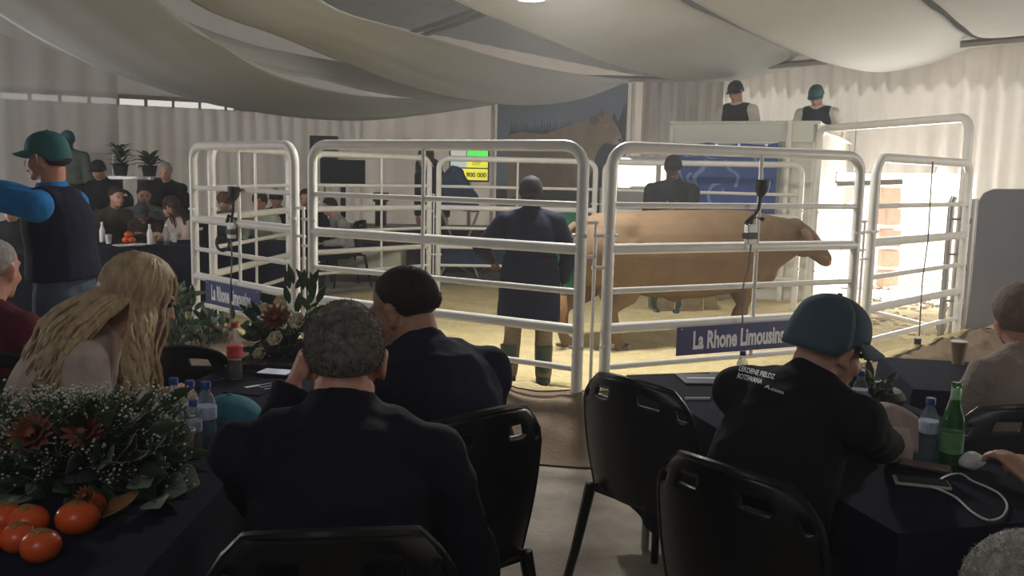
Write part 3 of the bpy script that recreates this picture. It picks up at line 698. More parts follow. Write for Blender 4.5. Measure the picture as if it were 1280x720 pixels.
hair_shell(P4['T'], P4['s'], 'long', blonde, P4['o']); locks(P4, blonde, 380, 3, .36, .009, back=.12)

# ---- ring men
P10 = person('ring man in long dark coat and khaki trousers seen from behind', at(664, 220, 6.62), rot=4, pose='stand', lean=2, curl=8, pitch=4, neck=.15, lh=(-.28, .26, .95), rh=(.27, .10, .82), lpole=(-.8, -.3, -.4), top=navy2, legs=khaki, cap=dark_cap, skinm=skin_dark,
             hair=('short', hair_dark), vox=.011, wide=1.12, shoe=boot_green, smax=1.2, knees=[(-.11, .05, .47), (.12, .03, .47)], feet=[(-.14, .02, .085), (.12, -.02, .085)])
# coat skirt and boots of the ring man
b = MB(); s = P10['s']; z0 = P10['sp'][0].z
b.loft([V(0, 0, z0+.16), V(0, .0, z0), V(0, 0, z0-.18), V(0, 0, z0-.34)], [(.20, .15), (.225, .165), (.235, .175), (.24, .18)], 24)
fuse(b.build('coat_skirt', navy2, P10['o']), .014, 3, .02)
for x, y in ((-.14, .02), (.12, -.02)):
    b = MB(); b.loft([V(x, y, .06), V(x, y, .2), V(x, y, .34)], [.055, .062, .068], 14); b.build('boot_shaft', boot_green, P10['o'])
P11 = person('handler in dark jacket standing behind the bull', at(842, 194, 10.25), rot=172, pose='stand', lean=3, curl=6, pitch=16, top=cloth('charcoal_jacket', (.022, .022, .026)), cap=dark_cap, skinm=skin_dark, hair=('short', hair_dark), legs=cloth('green_overalls', (.03, .07, .055)), vox=.014, wide=1.15, eyes=True, smax=1.25, shoe=boot_green)
T = P11['T']
MB().loft([P11['sp'][-1]+V(-.07, .02, .02), P11['shc']+V(-.05, .15, -.12), P11['shc']+V(0, .16, -.25), P11['shc']+V(.05, .15, -.12), P11['sp'][-1]+V(.07, .02, .02)], .006, 6).build('lanyard', mat('lanyard', (.5, .5, .48), .6), P11['o'])
# ---- auctioneers on the stand (raised)
AUB = 1.05
P12 = person('left man on the stand in dark cap and padded vest', at(920, 101, 12.7), rot=142, pose='stand', base=AUB, lean=4, curl=10, pitch=22, yaw=-4, shirt=cream, vest=blackj, cap=dark_cap, skinm=skin_ruddy, hair=('short', hair_dark), vox=.014, wide=1.1, eyes=True, rh=(.2, .3, 1.0), lh=(-.25, .25, 1.0), smax=1.2)
P13 = person('right man on the stand in teal cap looking down', at(1021, 106, 12.5), rot=148, pose='stand', base=AUB, lean=6, curl=14, pitch=32, yaw=0, shirt=cream, vest=navy, cap=teal, skinm=skin_ruddy, hair=('short', hair_dark), vox=.014, wide=1.1, eyes=True, rh=(.2, .3, 1.0), lh=(-.25, .25, 1.0), smax=1.2)
# ---- audience at the left
STG = .36
AUD = [
 dict(label='standing man in grey fleece and teal cap by the sheer curtain', tgt=at(84, 163, 12.6), rot=200, pose='stand', base=STG, pitch=6, yaw=0, top=greyg, cap=teal, skinm=skin_dark, hair=('short', hair_dark)),
 dict(label='seated man in dark cap and black jacket below the plants', tgt=at(122, 200, 12.0), rot=176, base=STG, pitch=16, top=blackj, cap=dark_cap, skinm=skin, hair=('short', hair_dark), rh=(-.02, .36, .66), lh=(.02, .40, .64)),
 dict(label='grey-haired man in black jumper sitting beside the potted plants', tgt=at(206, 203, 12.0), rot=186, base=STG, pitch=12, top=blackj, skinm=skin, hair=('short', hair_white), rh=(-.02, .34, .7), lh=(.04, .36, .68)),
 dict(label='bearded man in olive jacket turned sideways at the left table', tgt=at(146, 233, 11.2), rot=232, pitch=4, top=olive, skinm=skin, hair=('short', hair_dark)),
 dict(label='dark-haired man in grey-green fleece sitting at the left table', tgt=at(180, 231, 11.7), rot=205, pitch=8, top=greyg, skinm=skin, hair=('short', hair_dark)),
 dict(label='person in grey cap looking down in dark brown jacket', tgt=at(177, 253, 10.8), rot=182, lean=16, pitch=34, top=brownj, cap=mat('grey_cap', (.06, .065, .07), .8), skinm=skin, hair=('short', hair_dark), rh=(.05, .4, .78), lh=(-.1, .42, .78)),
 dict(label='long-haired woman in cream top at the left table', tgt=at(212, 246, 10.6), rot=150, lean=12, pitch=14, top=beige, skinm=skin, hair=('long', hair_brown), female=True, rh=(.05, .4, .80), lh=(-.1, .42, .78)),
 dict(label='curly-haired woman seen through the left panel', tgt=at(280, 238, 11.6), rot=180, pitch=8, top=cloth('slate_top', (.10, .12, .16)), skinm=skin, hair=('curly', mat('hair_auburn', (.16, .085, .045), .8, (.10, .05, .03), 30, bump=.5)), female=True),
 dict(label='round-faced woman with brown hair behind the left panel', tgt=at(324, 239, 11.2), rot=178, pitch=4, top=cloth('pale_green_top', (.30, .34, .27)), skinm=skin_ruddy, hair=('bob', hair_brown), female=True),
 dict(label='dark-haired person in dark cap behind the rounded left panel corner', tgt=at(345, 236, 12.4), rot=190, pitch=6, top=blackj, cap=dark_cap, skinm=skin, hair=('short', hair_dark)),
 dict(label='person glimpsed between the two left panel posts', tgt=at(382, 236, 12.2), rot=180, pitch=6, top=navy, skinm=skin, hair=('short', hair_dark)),
 dict(label='child with dark bun and grey sleeves sitting sideways', tgt=at(411, 247, 12.2), rot=120, pitch=14, top=cloth('light_grey_sleeves', (.34, .34, .34)), skinm=skin, hair=('short', hair_dark), smax=1.0, seat=.40),
 dict(label='person in black coat by the television stand', tgt=at(531, 184, 13.2), rot=150, pose='stand', pitch=4, top=navy, skinm=skin, hair=('long', hair_brown), female=True, smax=1.3),
 dict(label='person in dark clothes at the far left edge table', tgt=at(12, 250, 9.6), rot=190, pitch=10, top=blackj, skinm=skin, hair=('short', hair_dark)),
 dict(label='person in black seated behind the bid spotter', tgt=at(60, 243, 10.6), rot=170, pitch=10, top=blackj, skinm=skin, hair=('short', hair_dark)),
]
APOS = []
for a in AUD:
    a.setdefault('vox', .020); a.setdefault('smax', 1.3); a.setdefault('eyes', True); a.setdefault('fold', .015)
    Pp = person(group='audience at the back left', **a); APOS.append(Pp)
    if a.get('hair') and a['hair'][0] == 'long': locks(Pp, a['hair'][1], 90, 5, .30, .012)
    if a.get('pose') != 'stand':
        q = Pp['loc']; rz = R(a['rot'])
        back = Matrix.Rotation(rz, 3, 'Z') @ V(0, -.02, 0)
        chair('chair under '+a['label'], (q.x+back.x, q.y+back.y, q.z), rz, group='audience chairs')
def chair_for(Pp, label, m=None, dy=-.03, group='black plastic chairs'):
    q = Pp['loc']; rz = Pp['o'].rotation_euler.z; f = Matrix.Rotation(rz, 3, 'Z') @ V(0, dy, 0); return chair(label, (q.x+f.x, q.y+f.y, q.z), rz, m, group)
chair_for(P1, 'black plastic chair under the grey-haired man', dy=.02).scale = (.92, 1, 1.08); chair_for(P3, 'black plastic chair under the man in the printed jacket', dy=.0).location.x += .07
chair_for(P4, 'glossy dark chair under the blonde woman', dy=-.05); chair_for(P5, 'black plastic chair under the person in maroon', dy=-.05)
chair_for(P7, 'dark grey slotted plastic chair under the person in beige', grey_plastic, dy=-.06).location.x -= .22; chair_for(P8, 'black plastic chair at the right frame edge', dy=-.05); chair_for(P9, 'low chair under the person at the bottom right corner', dy=-.05)
c2 = chair_for(P2, 'black plastic chair under the man in navy jacket', dy=-.05); c2.location.x -= .10; c2.location.y += .08; c2.scale = (1, 1, 1.06)
c_empty = at(248, 441, 3.67)
chair('empty glossy dark chair at the far left corner of the flower table', (c_empty.x+.05, c_empty.y-.22, 0), R(-145)).scale = (1, 1, .93)
q_ = at(20, 474, 2.9); chair('glossy black chair behind the flowers at the left edge', (q_.x-.05, q_.y+.1, 0), R(-120))
q_ = at(806, 498, 3.0); chair('empty black plastic chair with a white dot at the near end of the right table', (q_.x+.12, q_.y+.20, 0), R(-48))

# ================================================================== TABLES
def table(corners, z, label, cloth_m, overhang=.42, legs=True, group='cloth-covered tables', folds=.018, full=None):
    cs = [Vector((x, y, 0)) for x, y in corners]; c = sum(cs, V(0, 0, 0))/4
    if (cs[1]-cs[0]).cross(cs[2]-cs[1]).z < 0: cs.reverse()
    o = empty('table', (c.x, c.y, 0), 0, label, 'table', group)
    L = [q-c for q in cs]
    b = MB(); b.add([q*.97+V(0, 0, z-.03) for q in L]+[q*.97+V(0, 0, z-.006) for q in L], [(3, 2, 1, 0), (4, 5, 6, 7), (0, 1, 5, 4), (1, 2, 6, 5), (2, 3, 7, 6), (3, 0, 4, 7)])
    b.build('tabletop', mat('table_wood', (.20, .16, .12), .6), o, smooth=False)
    for q in L:
        p = q*.86; MB().loft([p+V(0, 0, z-.03), p], .018, 8).build('leg', alu, o)
    per = []
    for i in range(4):
        a, d = L[i], L[(i+1) % 4]; n = max(6, int((d-a).length/.045))
        per += [(a.lerp(d, k/n), i) for k in range(n)]
    N = len(per); drop = full if full else overhang; vs = []; fs = []
    rows = 9
    for j in range(rows+1):
        t = j/rows
        for k, (p, e) in enumerate(per):
            out = p.normalized(); zz = z-drop*max(0, (t-.06)/.94)
            w_ = folds*math.sin(k*.75+3*noise.noise(Vector((k*.13, c.x, 0))))*min(1, t*1.6)
            q = p+out*(.004+.012*min(1, t*8)+.03*t*t)+out*w_
            vs.append(Vector((q.x, q.y, zz+(.003 if j else .004))))
    for j in range(rows):
        for k in range(N): fs.append((j*N+k, (j+1)*N+k, (j+1)*N+(k+1) % N, j*N+(k+1) % N))
    fs.append(tuple(range(N)))
    m = MB(); m.add(vs, fs); tc_ = m.build('cloth', cloth_m, None)
    tc_.location = c; tc_.name = 'tablecloth'; tag(tc_, label.replace('table', 'tablecloth').replace('long ', 'dark cloth of the long '), 'tablecloth', 'dark tablecloths')
    return o
TZ = .75
table([(-.77, 1.30), (-.80, 4.02), (-1.22, 4.08), (-1.52, 1.32)], TZ, 'long navy table with the large flower arrangement', navy_cloth)
e = V(.262, -.965); e.normalize()
p_ = on(784, 470, TZ); pr = on(975, 468, TZ)
TA = V(p_.x, p_.y); TB = TA+V(.88, .22)
table([(TA.x, TA.y), (TB.x, TB.y), (TB.x+e.x*1.75, TB.y+e.y*1.75), (TA.x+e.x*1.75, TA.y+e.y*1.75)], TZ, 'long black table with the green bottle and cable', navy_cloth, overhang=.55)
q = on(1172, 462, TZ)
table([(q.x-.16, q.y+.25), (q.x+.9, q.y+.05), (q.x+.8, q.y-.62), (q.x-.30, q.y-.42)], TZ, 'navy table with a paper cup beyond the person in beige', navy_cloth, overhang=.5)
pl, prr = on(104, 308, TZ), on(236, 308, TZ)
table([(pl.x-.2, pl.y), (prr.x+.05, prr.y), (prr.x+.05, prr.y+.75), (pl.x-.2, pl.y+.75)], TZ, 'black table of the back left audience', navy_cloth, full=.72)
pl, prr = on(258, 300, TZ), on(372, 292, TZ)
table([(-4.0, 10.15), (-2.65, 10.15), (-2.65, 10.75), (-4.0, 10.75)], TZ, 'black table seen through the left panels', navy_cloth, full=.72)
pl, prr = on(-60, 322, TZ), on(60, 318, TZ)
table([(pl.x, pl.y), (prr.x, prr.y), (prr.x, prr.y+.7), (pl.x, pl.y+.7)], TZ, 'black table behind the bid spotter', navy_cloth, full=.72)
# white boxed table and brown counter behind the far left panel
a_, d_ = at(418, 308, 12.6), at(500, 303, 12.9)
o = empty('white_box_table', (a_.x, a_.y, 0), 0, 'low cream white boxed table behind the far left panel', 'table')
wbx = mat('cream_board', (.68, .66, .52), .6)
w_ = (d_-a_).length; zt = a_.z
MB().box((w_/2, .35, zt/2+.06), (w_, .7, zt-.13)).build('body', wbx, o, bevel=.01)
MB().box((w_/2, .33, zt-.02), (w_+.06, .78, .03)).build('top', wbx, o, bevel=.006)
for k in (.33, .66): MB().box((w_*k, -.004, zt/2+.06), (.02, .012, zt-.15)).build('seam_strip', wbx, o)
a_, d_ = at(392, 283, 13.6), at(640, 281, 13.9)
o = empty('brown_counter', (a_.x, a_.y, 0), math.atan2(d_.y-a_.y, d_.x-a_.x), 'long brown counter along the back of the tent', 'counter')
brn = mat('brown_board', (.085, .05, .035), .6, (.06, .035, .025), 12); L = (Vector((d_.x, d_.y))-Vector((a_.x, a_.y))).length
MB().box((L/2, .35, a_.z), (L, .7, .04)).build('counter_top', mat('tan_board', (.30, .25, .19), .6), o)
MB().box((L/2, .3, a_.z/2), (L-.1, .04, a_.z-.05)).build('front_panel', brn, o)
for k in (0, .33, .66, 1): MB().box((.05+(L-.1)*k, .3, a_.z/2-.01), (.06, .1, a_.z-.02)).build('upright', brn, o)
# two dark speakers/boxes on or near the counter
for (x0, x1, y0, y1, Y, nm, lb) in [(387, 420, 170, 199, 14.6, 'loudspeaker', 'black loudspeaker hung high behind the left panel corner'), (399, 455, 200, 229, 14.4, 'television', 'switched-off dark television behind the front left panel'), (466, 484, 241, 252, 13.75, 'loudspeaker', 'small black box on the brown counter')]:
    a_, d_ = at(x0, y1, Y), at(x1, y0, Y); o = empty(nm, (a_.x, a_.y, a_.z), 0, lb, 'television' if nm == 'television' else 'speaker')
    W_, H_ = d_.x-a_.x, d_.z-a_.z
    MB().box((W_/2, .1, H_/2), (W_, .2 if nm != 'television' else .07, H_)).build('casing', mat('black_casing', (.012, .013, .014), .5), o, bevel=.01)
    if nm == 'television':
        MB().box((W_/2, .058, H_/2), (W_*.95, .01, H_*.92)).build('screen', mat('dark_screen', (.008, .022, .018), .25), o)
        MB().box((W_/2, .13, -.25), (.08, .05, .6)).build('stand_post', mat('black_casing', (0, 0, 0)), o)
        MB().box((W_/2, .13, -a_.z/2-.2), (.05, .05, a_.z-.4)).build('stand_pole', mat('black_casing', (0, 0, 0)), o); MB().box((W_/2, .13, -a_.z+.02), (.6, .4, .03)).build('stand_base', mat('black_casing', (0, 0, 0)), o)
    else:
        if Y < 14: hb_ = a_.z-at(392, 283, 13.6).z-.02; MB().box((W_/2, .1, -hb_/2), (W_*.7, .16, hb_)).build('riser', mat('black_casing', (0, 0, 0)), o)
        MB().lathe([(0.001, 0), (H_*.22, .004), (H_*.2, .012), (.001, .01)], (W_/2, -.002 if False else .0, H_*.4), 16, Matrix.Rotation(PI/2, 3, 'X')).build('cone', mat('speaker_cone', (.03, .03, .03), .7), o)
        if Y > 14: MB().loft([V(W_/2, .12, H_/2), V(W_/2, .14, -a_.z)], .02, 6).build('stand_pole', alu, o); MB().lathe([(.001, 0), (.3, 0), (.28, .03), (.001, .03)], (W_/2, .14, -a_.z), 16).build('stand_base', alu, o)
# price screen
Y = 14.3; a_, d_ = at(562, 226, Y), at(611, 186, Y); W_, H_ = d_.x-a_.x, d_.z-a_.z
o = empty('price_screen', (a_.x, a_.y, a_.z), 0, 'lit screen with green and yellow price boxes', 'screen')
MB().box((W_/2, .05, H_/2), (W_*1.04, .06, H_*1.04)).build('casing', mat('black_casing', (0, 0, 0)), o, bevel=.008)
def scr(x0, x1, z0, z1, c, e_, nm='display_field'):
    MB().box((W_*(x0+x1)/2, .014, H_*(z0+z1)/2), (W_*(x1-x0), .006, H_*(z1-z0))).build(nm, mat('screen_%d_%d' % (c[0]*100, c[1]*100+c[2]*10), c, .4, emit=c, estr=e_), o)
scr(.02, .42, .76, .99, (.55, .58, .56), .55); scr(.44, .98, .76, .96, (.08, .85, .10), .75); scr(.02, .44, .42, .73, (.52, .62, .6), .55); scr(.44, .98, .42, .70, (.85, .78, .05), .75); scr(.12, .98, .04, .38, (.85, .78, .05), .75)
dk = mat('screen_text', (.12, .12, .01), .6)
text('21 900 000', H_*.20, dk, o, Matrix.Translation((W_*.22, .008, H_*.13)) @ Matrix.Rotation(PI/2, 4, 'X'), 'lettering', .001, .004, .95)
text('LOT', H_*.16, dk, o, Matrix.Translation((W_*.58, .008, H_*.50)) @ Matrix.Rotation(PI/2, 4, 'X'), 'caption', .001, .002, .9)
MB().loft([V(W_/2, .1, 0), V(W_/2, .12, -a_.z)], .03, 8).build('stand_pole', alu, o); MB().box((W_/2, .12, -a_.z+.015), (.7, .5, .03)).build('stand_base', alu, o)
# saddle-like dark covered easel below the screen
dkcl = cloth('dark_blue_cover', (.03, .05, .09))
for (px, py0, py1, Y, hw, lb) in [(575, 208, 262, 13.0, .36, 'dark blue draped bundle on the counter below the price screen'), (592, 300, 332, 13.2, .75, 'dark low table drape behind the ring man')]:
    a_ = at(px, py1, Y); h = at(px, py0, Y).z-a_.z
    o = empty('draped_bundle', (a_.x, a_.y, a_.z), 0, lb, 'bundle'); b = MB()
    b.loft([V(-hw*.2, 0, 0), V(-hw*.15, 0, h*.3), V(-hw*.3, 0, h*.7), V(-hw*.1, 0, h)] if hw < .5 else [V(0, 0, 0), V(0, 0, h*.9), V(0, 0, h)], [(hw, .2), (hw*.9, .2), (hw*.6, .16), (hw*.25, .08)] if hw < .5 else [(hw, .3), (hw*.97, .28), (hw*.9, .25)], 20)
    fuse(b.build('cover', dkcl, o), .025, 3, .05)
    if a_.z > .1:
        for sx in (-.25, .25): MB().loft([V(sx*1.2, 0, .05), V(sx*.3, .1, -a_.z*.5), V(sx*1.3, 0, -a_.z)], .02, 6).build('leg', alu, o)
# green drum behind the ring man
a_ = at(706, 306, 12.6); o = empty('green_drum', (a_.x, a_.y, 0), 0, 'green plastic drum behind the far middle panel', 'drum')
gr = mat('green_plastic', (.01, .22, .10), .5); h = at(706, 262, 12.6).z
MB().lathe([(.01, 0), (.28, 0), (.29, .04), (.29, h*.33), (.305, h*.35), (.29, h*.37), (.29, h*.66), (.305, h*.68), (.29, h*.7), (.28, h-.03), (.24, h), (.01, h)], n=28).build('drum_body', gr, o)
MB().lathe([(.01, h), (.05, h), (.05, h+.03), (.01, h+.03)], (.12, 0, 0), 12).build('bung', mat('dark_green', (.01, .10, .05), .5), o)

# ================================================================== PRINTED PICTURE
Ypl, Ypr = 15.6, 14.9
TL_, TR_ = at(622, 112, Ypl), at(785, 104, Ypr); A2, B2 = V(TL_.x, TL_.y), V(TR_.x, TR_.y)
d = (B2-A2); L = d.length; ang = math.atan2(d.y, d.x); d.normalize()
o = empty('printed_backdrop', (A2.x, A2.y, 0), ang, 'large printed picture of a tan bull before dark pines on a white frame', 'picture')
def pic(px, py):
    p = onplane(px, py, A2, B2); return ((V(p.x, p.y)-A2).dot(d), p.z)
zb, zt = .45, TR_.z
MB().box((L/2, .03, (zb+zt)/2), (L, .03, zt-zb)).build('print_sky', mat('print_sky', (.20, .25, .34), .7, (.25, .30, .38), 1.2), o)
def slab(pts, m, nm, lay):
    ps = [pic(*p) for p in pts]; ps = [(min(L-.01, max(.01, x)), max(zb+.01, z)) for x, z in ps]
    MB().prism(ps, Matrix.Translation((0, .012-.004*lay, 0)), .004).build(nm, m, o, smooth=False)
slab([(620, 232), (700, 238), (786, 238), (786, 300), (620, 300)], mat('print_ground', (.06, .08, .05), .8, (.10, .10, .06), 9), 'print_ground', 0)
tr = [(636, 235), (636, 166)]; rnd = random.Random(4)
x = 638
while x < 720: tr += [(x, rnd.uniform(162, 166)), (x+1.3, rnd.uniform(149, 158)), (x+2.6, 164)]; x += 3.2
tr += [(735, 163), (742, 152), (752, 158), (764, 150), (768, 140), (772, 154), (777, 141), (780, 133), (786, 128), (786, 235)]
slab(tr, mat('print_pines', (.05, .07, .07), .8, (.09, .11, .11), 14), 'print_pines', 1)
tan = mat('print_tan', (.40, .31, .21), .7, (.32, .24, .16), 5)
slab([(634, 250), (632, 200), (634, 176), (638, 168), (652, 165), (680, 168), (700, 161), (722, 154), (738, 149), (745, 146), (750, 138), (757, 137), (764, 146), (771, 157), (777, 170), (774, 178), (765, 181), (757, 178), (750, 184), (744, 196), (741, 208), (736, 225), (738, 270), (726, 272), (724, 240), (690, 236), (664, 238), (660, 272), (646, 274), (645, 245)], tan, 'print_bull', 2)
slab([(766, 176), (769, 171), (775, 169), (778, 174), (774, 180), (767, 181)], mat('print_muzzle', (.45, .38, .36), .7), 'print_muzzle', 3)
slab([(737, 147), (745, 143), (750, 150), (744, 158), (738, 154)], mat('print_ear', (.22, .15, .12), .7), 'print_ear', 3)
slab([(747, 143), (752, 135), (756, 141), (753, 148)], mat('print_ear', (0, 0, 0)), 'print_poll_hair', 3)
slab([(755, 156), (760, 155), (761, 158), (756, 159)], mat('print_muzzle', (0, 0, 0)), 'print_eye_ring', 3)
slab([(773, 174), (776, 173), (776, 176), (774, 177)], mat('print_nostril', (.03, .02, .02), .7), 'print_nostril', 4)
pa = pic(617, 140); pb = pic(793, 102)
for nm, (x_, z_) in (('frame_post', (pa[0], zt+.1)), ('frame_post', (pb[0], pb[1]))):
    MB().loft([V(x_, -.03, 0), V(x_, -.03, z_)], .035, 8).build(nm, white_paint, o)
MB().loft([V(pb[0], -.03, pb[1]), V(pa[0], -.03, zt+.1)], .025, 8).build('frame_bar', white_paint, o)

# ================================================================== WHITE STAND WITH BANNER
SL_, SR_ = at(838, 200, 12.0), at(1020, 200, 11.25); A3, B3 = V(SL_.x, SL_.y), V(SR_.x, SR_.y); d = B3-A3; L = d.length; ang = math.atan2(d.y, d.x); dd = d.normalized(); nb_ = V(-dd.y, dd.x)
def sp3(px, py): p = onplane(px, py, A3, B3); return ((V(p.x, p.y)-A3).dot(dd), p.z)
zt = sp3(1000, 152)[1]; zf = sp3(990, 178)[1]
o = empty('auction_stand', (A3.x, A3.y, 0), ang, 'raised white boarded stand where two men look down on the ring', 'stand')
wb = mat('white_board', (.66, .67, .60), .6, (.62, .63, .56), 2); ws = mat('white_side_sheet', (.80, .76, .70), .6, backlit=.3)
MB().box((L/2, .03, (zt+zf)/2), (L, .06, zt-zf)).build('fascia', wb, o, bevel=.01)
MB().box((L/2, .16, zt-.01), (L+.06, .36, .04)).build('desk_ledge', wb, o, bevel=.01)
MB().box((L/2, .06, zf/2), (L-.05, .03, zf)).build('front_panel', wb, o)
dep = 1.5
rr_ = at(1060, 200, 12.9); rb = V(rr_.x, rr_.y)-A3; rx, ry = rb.dot(dd), rb.dot(nb_)
b = MB(); b.add([V(L, 0, 0), V(rx, ry, 0), V(rx, ry, zt-.04), V(L, 0, zt), V(L-.05, 0, 0), V(rx-.05, ry, 0), V(rx-.05, ry, zt-.04), V(L-.05, 0, zt)], [(0, 1, 2, 3), (7, 6, 5, 4), (3, 2, 6, 7), (0, 4, 5, 1), (1, 5, 6, 2), (0, 3, 7, 4)]); b.build('side_panel', ws, o, smooth=False)
MB().box((.02, dep/2, zt/2-.05), (.04, dep, zt-.1)).build('side_panel', wb, o, bevel=.01)
MB().prism([(.05, 0), (L-.06, 0), (rx-.08, ry), (.05, ry)], Matrix.Translation((0, .09, AUB-.08)) @ Matrix(((1, 0, 0, 0), (0, 0, 1, 0), (0, 1, 0, 0), (0, 0, 0, 1))), .07).build('floor_deck', wb, o, smooth=False)
for x_, y_ in ((0.04, 2.2), (L-.04, 2.2), (L/2, 2.2)): MB().box((x_, y_-.1, AUB/2), (.06, .06, AUB)).build('deck_leg', alu, o)
px_ = sp3(987, 160)
MB().loft([V(px_[0], -.03, 0), V(px_[0], -.03, zt+.02)], .035, 8).build('front_post', white_paint, o)
px_ = sp3(840, 160); MB().loft([V(px_[0], -.02, 0), V(px_[0], -.02, zt-.05)], .03, 8).build('front_post', white_paint, o)
# side rail running from the stand to the tall gate
MB().loft([V(L+.03, -.03, zt-.12), V((L+rx)/2+.03, ry/2, zt-.14), V(rx+.03, ry, zt-.2)], .02, 8).build('side_rail', white_paint, o)
# blue banner
c0, c1 = sp3(846, 178), sp3(975, 176); cb = sp3(975, 272)
o2 = empty('blue_banner', tuple(A3+dd*c0[0]-nb_*.10), ang, 'blue cloth banner with pale bull head outline on the white stand', 'banner')
W_, H0, H1 = c1[0]-c0[0], cb[1]-.05, c0[1]
bl = mat('banner_blue', (.035, .075, .26), .6, (.05, .10, .32), 3)
def bn(u, v):
    sag = .03*math.sin(PI*((u*3) % 1))*(v > .93)
    return V(u*W_, .02*math.sin(u*9+2*v)+.012*math.sin(u*25+5*v)*(1.2-v), H0+(H1-H0)*v-sag)
MB().grid(bn, 60, 24).build('banner_cloth', bl, o2, solid=.004)
pale = mat('banner_print', (.20, .30, .52), .7)
def stroke(pts, r=.014):
    ps = []
    for (x_, y_) in pts:
        q = sp3(x_, y_); u = (q[0]-c0[0])/W_; v = (q[1]-H0)/(H1-H0); p = bn(u, v); ps.append(p+V(0, -.008, 0))
    ps = [cr(ps, k/24) for k in range(25)] if len(ps) > 2 else ps
    MB().loft(ps, [(r, .003)]*len(ps), 6, side=V(1, 0, 0)).build('printed_line', pale, o2)
stroke([(886, 200), (880, 212), (870, 222), (872, 236), (874, 252), (872, 262)], .03); stroke([(866, 216), (861, 223), (868, 232)], .02); stroke([(908, 200), (914, 212), (924, 220), (921, 234)], .02)
stroke([(890, 254), (888, 243), (893, 232), (903, 230)], .02); stroke([(892, 242), (904, 240), (906, 236)], .016); stroke([(944, 196), (952, 210), (955, 226), (950, 246)], .02); stroke([(852, 190), (862, 196), (882, 194), (890, 198), (910, 199)], .016)
stroke([(850, 200), (854, 222), (862, 230)], .012)
for px in (868, 898, 926, 960): q = sp3(px, 180); MB().lathe([(.001, 0), (.018, 0), (.018, .006), (.001, .006)], (q[0]-c0[0], -.03, H1-.03), 10, Matrix.Rotation(PI/2, 3, 'X')).build('eyelet', mat('eyelet', (.8, .8, .8), .3, metal=.6), o2)
MB().loft([V(0, 0, H1), V(W_, 0, H1)], .014, 6).build('top_rod', white_paint, o2)
# grey bar below the bright slot beside the stand
a_, d_ = at(1046, 230, 11.9), at(1128, 228, 11.7); b = MB(); b.loft([a_, d_], .045, 8); ol = b.build('roller_bar', alu); tag(ol, 'grey bar above the bright doorway beside the stand', 'bar')
a_ = at(1058, 222, 11.9); ol = empty('slot_glow_box', tuple(a_), 0, 'short glowing stand-in for the daylight slot left of the bright doorway', 'lamp')  # added glowing box for the daylight in the slot; no lamp hangs here
MB().box((.1, 0, 0), (.42, .05, .12)).build('tube', mat('slot_glow', (1, 1, 1), .5, emit=(1, .98, .95), estr=6), ol, bevel=.01)
MB().box((.1, .04, 0), (.46, .03, .16)).build('housing', alu, ol); MB().loft([V(.1, .04, .05), V(.1, .04, .75)], .01, 6).build('hanger', alu, ol)
# ceiling lamp in view
a_ = at(664, -4, 7.4); ol = empty('ceiling_lamp', tuple(a_), 0, 'round bright lamp at the top edge of the view', 'lamp')
MB().lathe([(.001, -.02), (.11, -.02), (.13, 0), (.13, .02), (.001, .02)], n=24).build('diffuser', mat('slot_glow2', (1, 1, 1), .5, emit=(.9, .97, 1), estr=12), ol)
MB().lathe([(.14, .0), (.16, .0), (.12, .08), (.05, .12), (.001, .12)], n=24).build('housing', alu, ol); MB().loft([V(0, 0, .1), V(0, 0, 1.4)], .01, 6).build('hanger', alu, ol)

# grey sheet door at right
a_ = at(1219, 300, 8.6); tz = at(1240, 236, 8.6).z
o = empty('grey_sheet_door', (a_.x, a_.y, 0), R(-22), 'tall grey sheet door right of the ring panels', 'door')
pts = [(0, 0), (0, tz-.12), (.04, tz-.04), (.12, tz), (2.6, tz+.05), (2.6, 0)]
MB().prism(pts, Matrix.Identity(4), .05).build('door_leaf', mat('grey_sheet', (.17, .165, .18), .6, (.15, .145, .16), 3), o, smooth=False, bevel=.01)
MB().loft([V(-.03, .02, 0), V(-.03, .02, tz-.1)], .028, 8).build('hinge_post', alu, o)
for z in (.35, .8, 1.25): MB().loft([V(-.07, .02, z-.03), V(-.07, .02, z+.03)], .018, 8).build('hinge', alu, o)
# gate hardware right of the panels: slim dark post
a_ = at(1190, 250, 8.05); o = empty('dark_gate_post', (a_.x, a_.y, 0), 0, 'slim dark post behind the right panel end', 'post')
zb = .30; MB().loft([V(0, 0, 0), V(0, 0, 1.45), V(.02, 0, 1.5)], .03, 10).build('post', alu, o); MB().lathe([(.04, 0), (.045, .05), (.04, .1)], (0, 0, .27), 12).build('collar', alu, o)
for z in (.55, .98, 1.3): MB().loft([V(-.02, -.02, z), V(.16, -.05, z)], .012, 6).build('lug', alu, o)
a_ = at(1136, 438, 8.0)
# outside: stacked blocks and rubble beyond the opening
blk = mat('outside_block', (.72, .50, .38), .9, (.60, .40, .30), 12, bump=.5)
for k in range(5):
    p = at(1107, 240+k*33, 13.4); bx = MB(); r_ = random.Random(k)
    bx.box((0, 0, 0), (.26+.06*r_.random(), .26, .27)); ob = bx.build('feed_block', blk, None, bevel=.03); ob.location = (p.x+.06*r_.random(), p.y, max(.15, .15+.32*(4-k))); ob.rotation_euler = (0, 0, r_.uniform(-.3, .3))
    tag(ob, 'brown block %s in the stack outside the doorway' % ['on top', 'second from the top', 'in the middle', 'second from the ground', 'lying on the ground'][k], 'block', 'stacked blocks outside')
b = MB(); rnd = random.Random(8)
for i in range(400):
    p = on(rnd.uniform(1085, 1200), rnd.uniform(352, 425), 0)
    if p.y < 8.0: continue
    r_ = rnd.uniform(.015, .05); b.ell((p.x, p.y, r_*.5+.02), (r_, r_*rnd.uniform(.6, 1), r_*.6), 6, 4)
tag(b.build('rubble', gravel), 'small sunlit stones strewn in the doorway', 'stones', kind='stuff')
